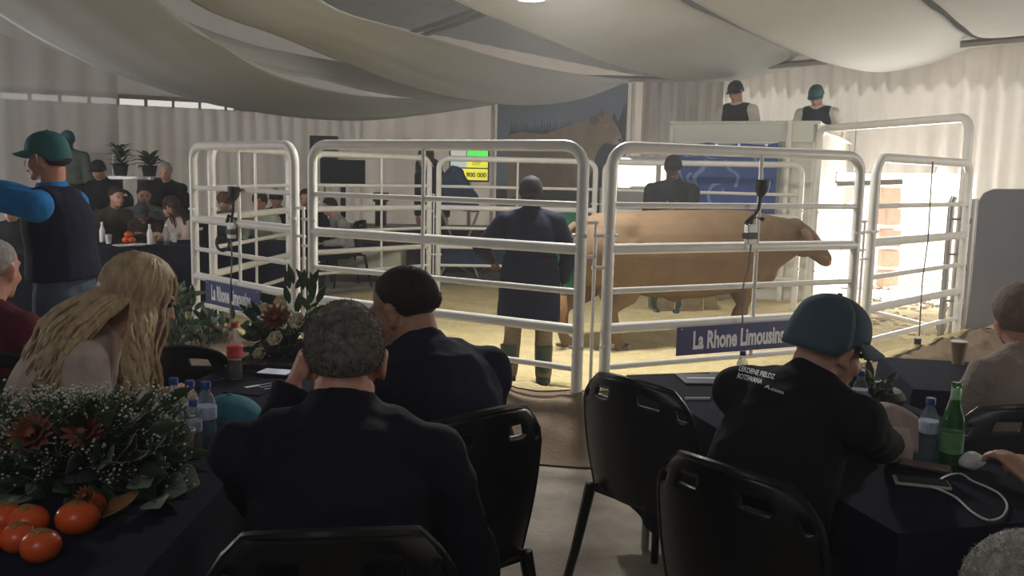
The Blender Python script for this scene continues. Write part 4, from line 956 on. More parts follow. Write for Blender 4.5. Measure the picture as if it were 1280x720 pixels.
b = MB().grid(lambda u, v: V(2.5, 17)+V(3.96, -5.9)*(u*1.3)+V(.83, .557)*(4.5+5*v)+V(0, 0, 3.2*v+.4*noise.noise(Vector((u*6, v*4, 1)))), 30, 10)
tag(b.build('outside_embankment', mat('sunlit_bank', (.80, .74, .64), .95, (.66, .58, .46), 6, bump=.4)), 'glaring sunlit earth bank outside the doorway', 'bank')

# ================================================================== BULL
bd = V(2.55, 1.25).normalized(); r0 = V(.52, 7.85); bc = r0+bd*1.2
o = empty('bull', (bc.x, bc.y, 0), math.atan2(bd.y, bd.x), 'tan bull walking to the right inside the ring', 'bull')
tanb = mat('bull_hide', (.20, .132, .075), .8, (.165, .105, .06), 4, bump=.25, bscale=60, spec=.2)
b = MB()
body = [(-1.20, .10, .12, 1.03), (-1.12, .24, .24, 1.0), (-.92, .32, .34, .96), (-.6, .35, .385, .92), (-.2, .375, .42, .90), (.2, .37, .43, .89), (.55, .34, .42, .905), (.82, .29, .39, .93), (1.0, .235, .33, .97), (1.2, .18, .26, 1.0), (1.38, .14, .2, 1.03), (1.5, .11, .15, 1.04)]
b.loft([V(x_, 0, z_) for x_, a1, b1, z_ in body], [(a1, b1) for x_, a1, b1, z_ in body], 24, side=V(0, 1, 0))
b.ell((-.75, 0, 1.12), (.4, .3, .18)); b.ell((.72, 0, 1.12), (.4, .24, .19)); b.ell((.95, 0, .72), (.25, .16, .2))
b.loft([V(1.36, 0, 1.10), V(1.50, 0, 1.06), V(1.66, 0, .96), V(1.82, 0, .84), V(1.90, 0, .78)], [(.12, .10), (.125, .135), (.10, .12), (.075, .09), (.07, .075)], 16, side=V(0, 1, 0))
b.ell((1.42, 0, 1.17), (.10, .10, .07)); b.ell((1.56, 0, .92), (.14, .09, .09))
for sy in (-1, 1):
    f = .16*sy; h = .12*sy
    b.loft([V(.72, sy*.19, .95), V(.74+f*.3, sy*.20, .68), V(.78+f*.8, sy*.17, .40), V(.78+f*1.0, sy*.16, .34), V(.74+f*1.3, sy*.16, .14), V(.77+f*1.3, sy*.16, .07)], [(.13, .2), (.09, .13), (.058, .068), (.06, .07), (.045, .045), (.055, .06)], 14, side=V(0, 1, 0))
    b.loft([V(-.82, sy*.18, 1.0), V(-.72-h*.4, sy*.20, .72), V(-.84-h, sy*.18, .54), V(-1.02-h*1.3, sy*.16, .42), V(-.99-h*1.6, sy*.155, .2), V(-.96-h*1.6, sy*.155, .12), V(-.92-h*1.6, sy*.155, .07)], [(.17, .28), (.14, .21), (.085, .12), (.055, .075), (.045, .055), (.047, .05), (.055, .065)], 14, side=V(0, 1, 0))
b.ell((-.05, 0, .50), (.12, .05, .07)); b.ell((-.80, 0, .58), (.09, .09, .14))
fuse(b.build('body', tanb, o), .018, 6, .015)
hoof = mat('hoof', (.10, .07, .05), .5)
for sy in (-1, 1):
    f = .16*sy; h = .12*sy
    for x_ in (.78+f*1.3, -.91-h*1.6):
        MB().loft([V(x_, sy*.157, .085), V(x_+.02, sy*.157, .0)], [(.055, .06), (.065, .075)], 12, side=V(0, 1, 0)).build('hoof', hoof, o)
    e_ = MB(); e_.loft([V(1.42, sy*.09, 1.10), V(1.40, sy*.17, 1.10), V(1.37, sy*.27, 1.06), V(1.36, sy*.32, 1.03)], [(.03, .02), (.055, .02), (.06, .018), (.02, .01)], 12, side=V(0, 0, 1)); fuse(e_.build('ear', tanb, o), .01, 2)
    MB().ell((1.60, sy*.098, 1.02), (.022, .014, .018), 10, 8).build('eye', mat('bull_eye', (.01, .008, .008), .1), o)
    MB().ell((1.915, sy*.035, .80), (.014, .014, .010), 8, 6).build('nostril', mat('bull_eye', (0, 0, 0)), o)
MB().ell((1.885, 0, .775), (.045, .072, .05), 14, 10).build('muzzle', mat('bull_muzzle', (.50, .33, .26), .5), o)
b = MB(); b.loft([V(-1.16, 0, 1.18), V(-1.25, 0, 1.12), V(-1.27, 0, .9), V(-1.26, .02, .6), V(-1.25, .02, .5)], [.04, .035, .022, .018, .02], 10); b.build('tail', tanb, o)
b = MB(); b.loft([V(-1.25, .02, .54), V(-1.26, .02, .42), V(-1.25, .03, .25)], [.03, .05, .01], 10); b.build('tail_switch', mat('tail_hair', (.30, .17, .08), .9, bump=.5), o)
# low dark hay bale behind the bull
a_ = on(852, 391, .0); o = empty('hay_bale', (a_.x, a_.y, 0), .2, 'flattened hay bale on the sand behind the bull', 'bale')
hb = MB(); hb.box((0, 0, .14), (.75, .42, .26)); fuse(hb.build('bale', mat('hay', (.25, .20, .11), .95, (.16, .12, .06), 30, bump=.8), o), .03, 1, .05)
for x_ in (-.18, .18): MB().box((x_, 0, .14), (.012, .45, .285)).build('twine', mat('twine', (.5, .3, .1), .8), o)

# ================================================================== CLAMPED DEVICES AND CABLES ON THE PANELS
wht = mat('white_plastic', (.75, .75, .73), .4); blk_p = mat('black_rubber', (.015, .015, .018), .5)
def device(A, B, pxs, label, cable, ring_=None):
    d = (B-A).normalized(); n = V(d.y, -d.x)
    p = onplane(*pxs, A, B)+n*.055; o = empty('clamped_microphone', tuple(p), math.atan2(d.y, d.x), label, 'microphone', 'devices clamped on the panels')
    MB().box((0, 0, 0), (.07, .05, .13)).build('box', wht, o, bevel=.008)
    MB().box((0, 0, -.01), (.085, .06, .045)).build('band', blk_p, o, bevel=.004)
    MB().loft([V(0, 0, .05), V(.01, 0, .10), V(.05, -.01, .17), V(.06, -.01, .25)], [.012, .01, .012, .012], 8).build('gooseneck', blk_p, o)
    MB().loft([V(.06, -.01, .25), V(.065, -.01, .29), V(.07, -.01, .36)], [.02, .045, .05], 12).build('windshield', blk_p, o)
    MB().loft([V(-.05, -.01, .07), V(0, -.02, .12), V(.09, -.01, .10)], .016, 8).build('clamp', blk_p, o)
    pc = [onplane(x_, y_, A, B)+n*(.06 if k else .055)-p for k, (x_, y_) in enumerate(cable)]
    inv = Matrix.Rotation(-math.atan2(d.y, d.x), 3, 'Z'); pc = [inv @ q for q in pc]
    MB().loft([cr(pc, k/20) for k in range(21)], .006, 6).build('cable', mat('cable_grey', (.12, .115, .11), .5), o)
    return o
device(N2L, N2R, (931, 292), 'black and white clamped device hanging on the right front panel', [(932, 305), (928, 335), (922, 355), (921, 380), (921, 404)])
dv = device(AL, AR, (297, 288), 'black and white clamped device hanging on the left panel', [(297, 300), (298, 330), (297, 350), (297, 405), (298, 420)])
pr_ = onplane(280, 303, AL, AR); inv = dv.matrix_basis.inverted()
b = MB(); b.loft([inv @ (pr_+V(.055*math.cos(k*PI/8), -.03, .07*math.sin(k*PI/8))) for k in range(16)], .012, 8, closed=True); b.build('cable_loop', blk_p, dv)
o = empty('dangling_cable', tuple(at(1163, 202, 7.2)), 0, 'thin cable with dark plug dangling on the right panel', 'cable')
b = MB(); b.loft([at(1166, 202, 7.2), at(1164, 230, 7.2), at(1160, 300, 7.2), at(1153, 350, 7.2), at(1149, 420, 7.2)], .006, 6); b.build('cord', mat('cable_grey', (0, 0, 0)), o, True)
p = at(1147, 428, 7.2); b = MB(); b.box(p, (.05, .03, .07)); b.box(p+V(-.015, 0, -.05), (.012, .02, .04)); b.box(p+V(.015, 0, -.05), (.012, .02, .04)); b.build('plug', blk_p, o, True, bevel=.004)

# ================================================================== BACK STAGE, PLANTS
a_ = on(60, 262, STG); b = MB()
pA = V(at(60, 270, 11.7).x, 11.65); pB = V(at(236, 270, 11.9).x, 11.65)
b.box(((pA.x+pB.x)/2-.5, 12.75, STG/2), (pB.x-pA.x+1.3, 2.2, STG)); ob = b.build('low_stage', mat('stage_board', (.06, .055, .05), .7)); tag(ob, 'low dark stage under the rear rows at the left', 'stage')
a_, d_ = at(110, 192, 13.0), at(137, 192, 13.0); o = empty('white_rail', (a_.x, a_.y, STG), 0, 'white rail beside the potted plants on the stage', 'railing')
W_ = d_.x-a_.x+.35
MB().loft([V(-.3, 0, 0), V(-.3, 0, a_.z-STG), V(W_-.3, 0, a_.z-STG), V(W_-.3, 0, .0)], .022, 8).build('rail_frame', white_paint, o)
zz_ = at(160, 222, 13.0).z; a2 = at(140, 222, 12.8)
o = empty('white_shelf', (a2.x, a2.y, STG), 0, 'white-topped plant shelf behind the seated men', 'shelf')
MB().box((.28, .1, zz_-STG), (.62, .35, .05)).build('shelf_top', white_paint, o, bevel=.006)
for x_ in (0.02, .54): MB().box((x_, .1, (zz_-STG)/2), (.05, .3, zz_-STG-.04)).build('shelf_leg', blk_p, o)
leafg = mat('leaf_green', (.035, .075, .03), .5, (.06, .11, .045), 20); leafd = mat('leaf_dark', (.018, .04, .018), .5, (.03, .06, .025), 20)
def leaf(mb, base, d, L, W, up=None, curve=.25, n=5, fold=.12):
    d = d.normalized(); s_ = d.cross(up or V(0, 0, 1)); s_ = s_.normalized() if s_.length > 1e-3 else V(1, 0, 0); nn = s_.cross(d)
    pts = [base+d*(L*t)-nn*0+V(0, 0, -curve*L*t*t) for t in [k/n for k in range(n+1)]]
    vs = []; 
    for k, p in enumerate(pts):
        w_ = W*math.sin(PI*min(.97, .06+.94*(k/n)**.85))
        vs += [p-s_*w_+nn*w_*fold*2, p, p+s_*w_+nn*w_*fold*2]
    mb.add(vs, [(3*k+j, 3*k+j+1, 3*k+j+4, 3*k+j+3) for k in range(n) for j in (0, 1)])
def potted(px, py, Y, h, spread, label, seed, nl=34, L=.28, upright=True):
    p = at(px, py, Y); o = empty('potted_plant', tuple(p), 0, label, 'plant'); rnd = random.Random(seed)
    MB().lathe([(.001, 0), (.08, 0), (.11, .16), (.12, .17), (.105, .18), (.001, .17)], n=20).build('pot', mat('pot_dark', (.03, .03, .03), .5), o)
    for k in range(nl):
        a = rnd.uniform(0, 2*PI); t = rnd.random(); q = V(math.cos(a)*spread*.3*rnd.random(), math.sin(a)*spread*.3*rnd.random(), .15+h*t*.7)
        mb = MB(); leaf(mb, q, V(math.cos(a), math.sin(a), rnd.uniform(.3, 1.5)), L*rnd.uniform(.6, 1.1), L*.13, curve=.4)
        mb.build('leaf', leafg if k % 2 else leafd, o, solid=.002)
    MB().loft([V(0, 0, .15), V(.01, 0, .15+h*.7)], .012, 6).build('stem', leafd, o)
potted(151, 221, 12.9, .40, .25, 'tall leafy plant on the white-topped shelf', 1, 46, .24)
potted(187, 222, 13.0, .18, .2, 'arching potted plant right of the shelf', 2, 24, .34)
o_ = bpy.data.objects['potted_plant.001']
stand = empty('plant_stand', (o_.location.x, o_.location.y, 0), 0, 'dark pedestal under the arching potted plant', 'stand'); hz_ = o_.location.z
MB().box((0, 0, hz_/2+.18), (.26, .26, hz_-.36)).build('column', blk_p, stand); MB().box((0, 0, hz_-.015), (.32, .32, .03)).build('top', blk_p, stand)

# ================================================================== SMALL THINGS ON TABLES
glass = mat('clear_plastic', (.75, .82, .9), .08, trans=.85, alpha=.55, ior=1.2); water_label = mat('bottle_label', (.30, .42, .62), .5, (.6, .65, .75), 40); cap_blue = mat('bottle_cap_blue', (.012, .05, .26), .4)
def water_bottle(px, py, Y, label, z=TZ, h=.21, group='water bottles on the left table'):
    p = at(px, py, Y); o = empty('water_bottle', (p.x, p.y, z+.004), 0, label, 'bottle', group); k = h/.21
    MB().lathe([(.001, 0), (.026, 0), (.030, .006), (.030, .03), (.027, .04), (.030, .05), (.030, .075), (.027, .085), (.030, .095), (.030, .14), (.026, .158), (.014, .182), (.0125, .198), (.001, .198)], n=20, M=Matrix.Scale(k, 3)).build('bottle_body', glass, o)
    MB().lathe([(.0295*k, .098*k), (.0312*k, .10*k), (.0312*k, .136*k), (.0295*k, .138*k)], n=20).build('label', water_label, o)
    MB().lathe([(.001, .193*k), (.0155*k, .193*k), (.0155*k, .212*k), (.014*k, .214*k), (.001, .214*k)], n=16).build('bottle_cap', cap_blue, o)
    return o
def onT(px, py, z=TZ): p = on(px, py, z); return p
def bt(px, py, label, group, h=.21): p = on(px, py, TZ); return water_bottle(px, py, p.y, label, TZ, h, group)
G_ = 'water bottles beside the flowers'
bt(259, 563, 'clear water bottle with blue cap nearest the teal cap', G_); bt(239, 556, 'clear water bottle standing between two others by the flowers', G_, .20); bt(219, 552, 'clear water bottle half hidden by the white blossoms', G_, .20); bt(243, 572, 'short clear bottle in front beside the paper cup', G_, .17)
# cola bottle
p = on(294, 474, TZ); o = empty('cola_bottle', (p.x, p.y, TZ+.004), 0, 'cola bottle with red cap and red label on the left table', 'bottle')
k = .95*Vector((p.x, p.y)).length*70/F/.245
MS = Matrix.Scale(k, 3)
MB().lathe([(.001, 0), (.028, 0), (.033, .008), (.033, .06), (.030, .075), (.033, .09), (.034, .15), (.030, .175), (.016, .215), (.0135, .225), (.0135, .238), (.001, .238)], n=24, M=MS).build('bottle_body', mat('clear_neck', (.85, .85, .85), .08, trans=.8, alpha=.5), o)
MB().lathe([(.001, .004), (.0315, .008), (.0322, .06), (.0292, .075), (.0315, .086), (.001, .087)], n=24, M=MS).build('cola', mat('cola', (.015, .006, .004), .1), o)
MB().lathe([(.033, .095), (.0352, .096), (.0355, .15), (.033, .152)], n=24, M=MS).build('label', mat('cola_label', (.50, .02, .03), .45, (.62, .10, .10), 30), o)
MB().lathe([(.001, .232), (.0165, .232), (.0165, .252), (.015, .255), (.001, .255)], n=16, M=MS).build('bottle_cap', mat('cap_red', (.42, .012, .018), .4), o)
# teal cap lying on the table
def loose_cap(px, py, rz, m, label, s=1.0, z=TZ):
    p = on(px, py, z); o = empty('cap', (p.x, p.y, z), rz, label, 'cap', 'caps lying on tables')
    T = Tx(Matrix.Identity(3), V(0, 0, -.026*s), s); cp = cap_on(T, s, m, o); cp.name = 'crown'; return o
loose_cap(292, 538, R(-115), mat('teal_cap_light', (.02, .14, .20), .8, (.03, .17, .23), 60, bump=.1, bscale=200), 'bright teal cap lying on the left table', 1.08)
loose_cap(1140, 566, R(30), teal_l, 'blue-grey cap lying behind the paper on the right table', 1.0)
# paper cups
def cup(px, py, label, m, h=.095, z=TZ, group='paper cups'):
    p = on(px, py, z); o = empty('paper_cup', (p.x, p.y, z+.003), 0, label, 'cup', group)
    MB().lathe([(.001, 0), (.026, 0), (.037, h), (.039, h+.002), (.039, h-.002), (.035, h-.003), (.025, .004), (.001, .004)], n=24).build('cup_body', m, o); MB().lathe([(.036, h-.003), (.040, h), (.036, h+.004)], n=24).build('rim', wht, o)
    return o
kraft = mat('kraft_paper', (.34, .25, .16), .8); cup(228, 578, 'brown paper cup with pale rim beside the flowers', kraft); cup(1197, 456, 'tan paper cup on the navy table by the person in beige', kraft, .11)
# brochure, phone, paper
o = empty('brochure', tuple(on(322, 484, TZ+.006)), R(10), 'dark brochure with pale print on the left table', 'booklet')
MB().box((0, 0, 0), (.16, .24, .006), Matrix.Rotation(R(-25), 3, 'Z')).build('cover', navy_cloth, o)
MB().box((-.02, 0, .0045), (.06, .022, .001), Matrix.Rotation(R(35), 3, 'Z')).build('print_line', ink, o)
for k in range(3): MB().box((.02+.02*k, .03-.03*k, .0045), (.07, .004, .001), Matrix.Rotation(R(35), 3, 'Z')).build('print_line', ink, o)
o = empty('phone', tuple(on(345, 466, TZ+.012)), R(-12), 'dark phone with a lit white screen on the left table', 'phone')
MB().box((0, 0, 0), (.16, .10, .01)).build('case', blk_p, o, bevel=.004); MB().box((0, 0, .006), (.13, .085, .002)).build('screen', mat('phone_screen', (.6, .62, .68), .2, emit=(.6, .64, .72), estr=.3), o)
p = on(384, 452, TZ); 
o = empty('folder', tuple(on(350, 452, TZ+.012)), R(4), 'closed black folder at the far end of the left table', 'folder'); MB().box((0, 0, 0), (.30, .22, .02)).build('cover', mat('black_folder', (.015, .015, .018), .6), o, bevel=.004)
# right table
p = on(1187, 583, TZ); o = empty('beer_bottle', (p.x, p.y, TZ+.004), 0, 'tall green glass bottle on the right table', 'bottle'); k = (Vector((p.x, p.y)).length*100/F)/.25; MS = Matrix.Scale(k, 3)
gg = mat('green_glass', (.06, .28, .07), .06, trans=.65, alpha=.85, ior=1.3)
MB().lathe([(.001, 0), (.028, 0), (.031, .005), (.031, .125), (.028, .145), (.016, .175), (.0125, .20), (.012, .228), (.0145, .232), (.0145, .24), (.012, .243), (.001, .243)], n=28, M=MS).build('bottle_body', gg, o)
MB().lathe([(.0305, .04), (.0318, .041), (.0318, .10), (.0305, .101)], n=28, M=MS).build('label', mat('green_label', (.10, .30, .11), .5, (.2, .4, .2), 40), o); MB().lathe([(.013, .19), (.0138, .20), (.0134, .226), (.012, .228)], n=20, M=MS).build('neck_foil', mat('pale_foil', (.35, .6, .35), .3), o)
G2 = 'water bottles on the right table'
bt(1157, 578, 'clear water bottle beside the green glass bottle', G2, .20); bt(1072, 530, 'clear water bottle behind the bowed man\'s arm', G2, .19)
bt(926, 492, 'blue-capped water bottle peeking behind the printed jacket', G2, .17)
o = empty('paper_sheets', tuple(on(1104, 560, TZ+.13)), 0, 'pinkish paper folded in the hands of the bowed man', 'paper')
pap = mat('paper_pink', (.80, .64, .58), .7)
c_ = at(1120, 530, P3['wr'].y*0+2.62)
b = MB(); b.grid(lambda u, v: at(1102+u*46-8*v*(1-u), 568-66*v+20*u*v-6*math.sin(PI*u), 2.66+.06*math.sin(PI*u)-.05*v), 10, 8); b.build('sheet', pap, o, True, solid=.002)
b = MB(); b.grid(lambda u, v: at(1106+u*38, 582-50*v+4*u, 2.64+.04*u), 8, 6); b.build('sheet', pap, o, True, solid=.002)
o = empty('phone', tuple(on(1156, 583, TZ+.01)), R(-10), 'phone with pinkish screen beside the green bottle', 'phone'); MB().box((0, 0, 0), (.075, .15, .009), Matrix.Rotation(R(70), 3, 'Z')).build('case', blk_p, o, bevel=.004); MB().box((0, 0, .005), (.066, .14, .002), Matrix.Rotation(R(70), 3, 'Z')).build('screen', mat('pink_screen', (.30, .20, .19), .15), o)
o = empty('phone', tuple(on(1152, 603, TZ+.01)), R(14), 'white-edged phone with a cable plugged in', 'phone'); MB().box((0, 0, 0), (.075, .15, .009), Matrix.Rotation(R(60), 3, 'Z')).build('case', mat('phone_edge', (.55, .48, .44), .4), o, bevel=.004); MB().box((.003, 0, .005), (.062, .135, .002), Matrix.Rotation(R(60), 3, 'Z')).build('screen', blk_p, o)
cab = [(1165, 608), (1180, 596), (1200, 592), (1215, 601), (1232, 608), (1250, 618), (1259, 632), (1252, 646), (1235, 650), (1215, 640), (1195, 622), (1175, 612), (1165, 609)]
pts = [on(x_, y_, TZ+.012) for x_, y_ in cab]
b = MB(); b.loft([cr(pts, k/80) for k in range(81)], .0032, 6); tag(b.build('charging_cable', mat('white_cable', (.72, .70, .68), .4)), 'looped white charging cable on the right table', 'cable')
o = empty('crumpled_tissue', tuple(on(1215, 580, TZ+.02)), 0, 'crumpled white paper by the hand at the right', 'paper'); b = MB(); b.ell((0, 0, .01), (.05, .03, .03), 14, 10); fuse(b.build('tissue', wht, o), .006, 1, .03, TEX_FINE)
for (px, py, lb, rz) in [(900, 467, 'pale pen lying near the far end of the right table', .2), (872, 498, 'white marker lying on the black tablecloth', .1)]:
    p = on(px, py, TZ+.012); o = empty('pen', tuple(p), rz, lb, 'pen'); MB().loft([V(-.05, 0, 0), V(.05, 0, 0)], .006, 8).build('barrel', wht, o); MB().loft([V(.05, 0, 0), V(.065, 0, 0)], [.005, .001], 8).build('tip', blk_p, o)
o = empty('booklet', tuple(on(890, 474, TZ+.010)), R(4), 'dark blue booklet near the far end of the right table', 'booklet'); MB().box((0, 0, 0), (.28, .18, .008)).build('cover', mat('booklet_blue', (.05, .055, .10), .5), o, bevel=.002); MB().box((0, .0, .005), (.22, .02, .001)).build('print_line', ink, o)
# oranges-coloured fruit
fr = mat('orange_fruit', (.80, .13, .02), .35, (.72, .09, .015), 8, bump=.05, bscale=90, coat=.2); calyx = mat('calyx', (.30, .20, .07), .7)
def fruit(px, py, r, label, z=TZ, el=.85):
    p = on(px, py, z); o = empty('orange_fruit', (p.x, p.y, z+r*el), 0, label, 'fruit', 'orange fruit on the navy cloth')
    MB().lathe([(.001, -r*el*.97)]+[(r*math.cos(t)*(1+.0), r*el*math.sin(t)) for t in [(-80+160*k/12)*PI/180 for k in range(13)]]+[(.001, r*el*.93)], n=28).build('flesh', fr, o)
    b = MB()
    for k in range(4): leaf(b, V(0, 0, r*el*.95), V(math.cos(k*PI/2), math.sin(k*PI/2), .1), r*.55, r*.22, curve=.3)
    b.build('calyx', calyx, o, solid=.001); return o
fruit(52, 702, .043, 'small orange fruit lying nearest the front edge'); fruit(24, 690, .040, 'orange fruit partly hidden behind the nearest one'); fruit(36, 672, .046, 'plump orange fruit in the middle of the left cluster'); fruit(6, 668, .045, 'orange fruit cut by the left frame edge')
fruit(98, 667, .050, 'large orange fruit set apart by the dry leaf', el=.8); fruit(112, 648, .040, 'orange fruit tucked behind the large one under the blossoms'); fruit(-16, 692, .042, 'orange fruit just outside the left edge')
dl = mat('dry_leaf', (.46, .22, .08), .7, (.30, .13, .05), 20); b = MB(); p = on(128, 648, TZ+.01); leaf(b, p, on(183, 622, TZ)-on(128, 648, TZ), .13, .03, curve=-.25, n=8, fold=.25); tag(b.build('dry_leaf', dl, solid=.002), 'curled orange-brown dry leaf on the navy cloth', 'leaf')

# ---- flower arrangements
petal_w = mat('petal_white', (.62, .60, .48), .7); petal_c = mat('petal_cream', (.66, .60, .42), .6); petal_o = mat('protea_orange', (.20, .055, .025), .6, (.30, .11, .05), 14); petal_r = mat('protea_red', (.22, .06, .045), .5, (.36, .13, .08), 14)
euc = mat('leaf_eucalyptus', (.15, .19, .14), .6, (.20, .24, .18), 12)
def protea(c, d, r, m, par, nm='protea_head'):
    b = MB(); d = d.normalized(); a0 = d.orthogonal().normalized(); a1 = d.cross(a0)
    for ring_, n, tilt, L in ((0, 12, .35, 1.0), (1, 12, .75, 1.1), (2, 14, 1.15, 1.05)):
        for k in range(n):
            a = 2*PI*(k+.5*ring_)/n; rad = a0*math.cos(a)+a1*math.sin(a); leaf(b, c+rad*r*.12, d*math.cos(tilt)+rad*math.sin(tilt), r*L, r*.17, up=rad, curve=0, n=4, fold=.2)
    b.ell(c+d*r*.25, (r*.3, r*.3, r*.3), 12, 8)
    return b.build(nm, m, par, True)
def rose(c, d, r, m, par):
    b = MB(); d = d.normalized(); a0 = d.orthogonal().normalized(); a1 = d.cross(a0)
    for ring_, n, rr in ((0, 3, .35), (1, 5, .62), (2, 6, .95)):
        for k in range(n):
            a = 2*PI*(k+.4*ring_)/n; rad = a0*math.cos(a)+a1*math.sin(a); tn = d.cross(rad)
            vs = [c+rad*(r*rr*(.5+.5*v))*(1)+tn*(u-.5)*r*1.0*(.7+.3*v)*rr*1.2+d*r*(v*.8*(1.1-.3*ring_)) for v in (0, .5, 1) for u in (0, .5, 1)]
            b.add(vs, [(j*3+i, j*3+i+1, (j+1)*3+i+1, (j+1)*3+i) for j in (0, 1) for i in (0, 1)])
    b.ell(c+d*r*.3, (r*.35, r*.35, r*.4), 10, 8); return b.build('rose_head', m, par, True, solid=.001)
def arrangement(box_, label, seed, nbig, nlong, ntwig, proteas, roses, z=TZ, Ys=(2.2, 2.6), leafL=.07):
    # box_: pixel polygon handled as samples (x0,y0,x1,y1); sizes in world units
    x0, y0, x1, y1 = box_; rnd = random.Random(seed); c = at((x0+x1)/2, y1-10, sum(Ys)/2); o = empty('flower_arrangement', (c.x, c.y, z+.003), 0, label, 'flowers', 'flower arrangements')
    base = Vector((c.x, c.y, z+.05))
    MB().lathe([(.001, 0), (.10, 0), (.12, .05), (.10, .075), (.001, .08)], n=24).build('bowl', blk_p, o)
    st = MB()
    def rp(tx=None, ty=None, dy=0):
        tx = rnd.random() if tx is None else tx; ty = rnd.random() if ty is None else ty
        p = at(x0+(x1-x0)*tx, y0+(y1-y0)*ty, rnd.uniform(*Ys)+dy); p.z = max(p.z, z+.015); return p
    for k in range(nbig):
        p = rp(ty=rnd.uniform(.35, 1)); d = (p-base)+V(rnd.uniform(-.1, .1), -.12, rnd.uniform(-.02, .1)); b = MB(); L = leafL*rnd.uniform(.7, 1.25)
        leaf(b, p-d.normalized()*L*.5, d, L, L*.42, up=V(rnd.uniform(-.5, .5), -1, .8), curve=.1, n=6, fold=.06); b.build('leaf', euc if rnd.random() < .55 else leafg, o, True, solid=.0012); st.loft([base, (base+p)/2+V(0, 0, .04), p], .002, 5)
    for k in range(nlong):
        p = rp(); d = (p-base)+V(0, 0, .03); b = MB(); L = leafL*rnd.uniform(1.2, 2.0); leaf(b, p-d.normalized()*L*.5, d, L, L*.13, up=V(rnd.uniform(-.6, .6), -1, .5), curve=.2, n=6); b.build('leaf', leafd if rnd.random() < .6 else leafg, o, True, solid=.001); st.loft([base, p], .0018, 5)
    fl = MB(); tw = MB()
    for k in range(ntwig):
        p = rp(ty=rnd.random()**1.6*.75); m_ = p+V(rnd.uniform(-.02, .02), rnd.uniform(-.02, .02), -.03); st.loft([base, m_, p], .0012, 4)
        for j in range(7):
            q = p+V(rnd.gauss(0, .016), rnd.gauss(0, .016), rnd.gauss(0, .014)); q.z = max(q.z, z+.01); tw.loft([m_, q], .0006, 3); r_ = rnd.uniform(.0022, .0045); fl.ell(q, (r_, r_, r_*.8), 5, 4)
        for j in range(3):
            q = m_+V(rnd.gauss(0, .012), rnd.gauss(0, .012), rnd.gauss(0, .012)); leaf(st, q, V(rnd.uniform(-1, 1), rnd.uniform(-1, 1), rnd.uniform(0, 1)), .02, .004)
    if ntwig:
        tag(fl.build('blossoms', petal_w, o, True), kind='stuff'); tag(tw.build('twigs', leafg, o, True), kind='stuff')
    tag(st.build('stems', leafd, o, True), kind='stuff')
    for (px, py, Y, r, m) in proteas: p = at(px, py, Y); protea(p, V(rnd.uniform(-.2, .2), -.7, .6), r, m, o)
    for (px, py, Y, r, m) in roses: p = at(px, py, Y); rose(p, V(rnd.uniform(-.3, .3), -.8, .5), r, m, o)
    return o
arrangement((-30, 490, 235, 632), 'large low arrangement of white blossoms, proteas and grey leaves on left table', 11, 84, 70, 300, [(42, 545, 2.14, .055, petal_o), (106, 541, 2.16, .050, petal_o), (108, 621, 2.02, .025, petal_o)], [], Ys=(2.10, 2.50), leafL=.092)
arrangement((304, 382, 400, 446), 'round arrangement with red protea and cream roses at the ring side', 12, 60, 26, 24, [(345, 400, 3.95, .068, petal_r)], [(373, 402, 3.95, .040, petal_c), (345, 424, 3.92, .036, petal_c), (352, 378, 4.05, .034, petal_c), (330, 384, 4.0, .02, petal_c), (325, 443, 3.9, .03, petal_c), (392, 392, 4.0, .03, petal_c)], Ys=(3.9, 4.1), leafL=.075)
for i_ in range(1):
    o = bpy.data.objects['flower_arrangement.001']; rnd = random.Random(5)
    for k in range(14):
        px, py = rnd.uniform(362, 398), rnd.uniform(352, 392); p = at(px, py, 4.0); b = MB(); leaf(b, p, V(rnd.uniform(-.7, .7), rnd.uniform(-.3, .3), 1), .10, .016, up=V(0, -1, .2), curve=.05); b.build('leaf', leafg, o, True, solid=.001)
arrangement((1062, 452, 1118, 520), 'small greyish green foliage arrangement on the far end of the right table', 13, 40, 20, 0, [], [], Ys=(3.2, 3.45), leafL=.075)
# greenery at the foot of the left panel
def shrub(px, py, Y, w_, h, label, seed, n=60):
    p = on(px, py, 0); p = at(px, py, Y); p.z = 0; o = empty('leafy_plant', tuple(p), 0, label, 'plant'); rnd = random.Random(seed); st = MB()
    for k in range(n):
        q = V(rnd.gauss(0, w_*.4), rnd.gauss(0, .1), h*rnd.uniform(.25, 1)); b = MB(); leaf(b, q, V(rnd.uniform(-1, 1), rnd.uniform(-.5, .5), rnd.uniform(.3, 1.4)), .14, .022, up=V(0, -1, .3)); b.build('leaf', leafg if k % 3 else euc, o, solid=.0012); st.loft([V(0, 0, .0), q], .003, 4)
    st.build('stems', leafd, o); return o
shrub(222, 400, 6.9, .16, .62, 'feathery green plant beside the left panel post', 3, 90)
shrub(262, 385, 7.0, .20, .42, 'low green plant inside the smaller sign panel foot', 6, 50)

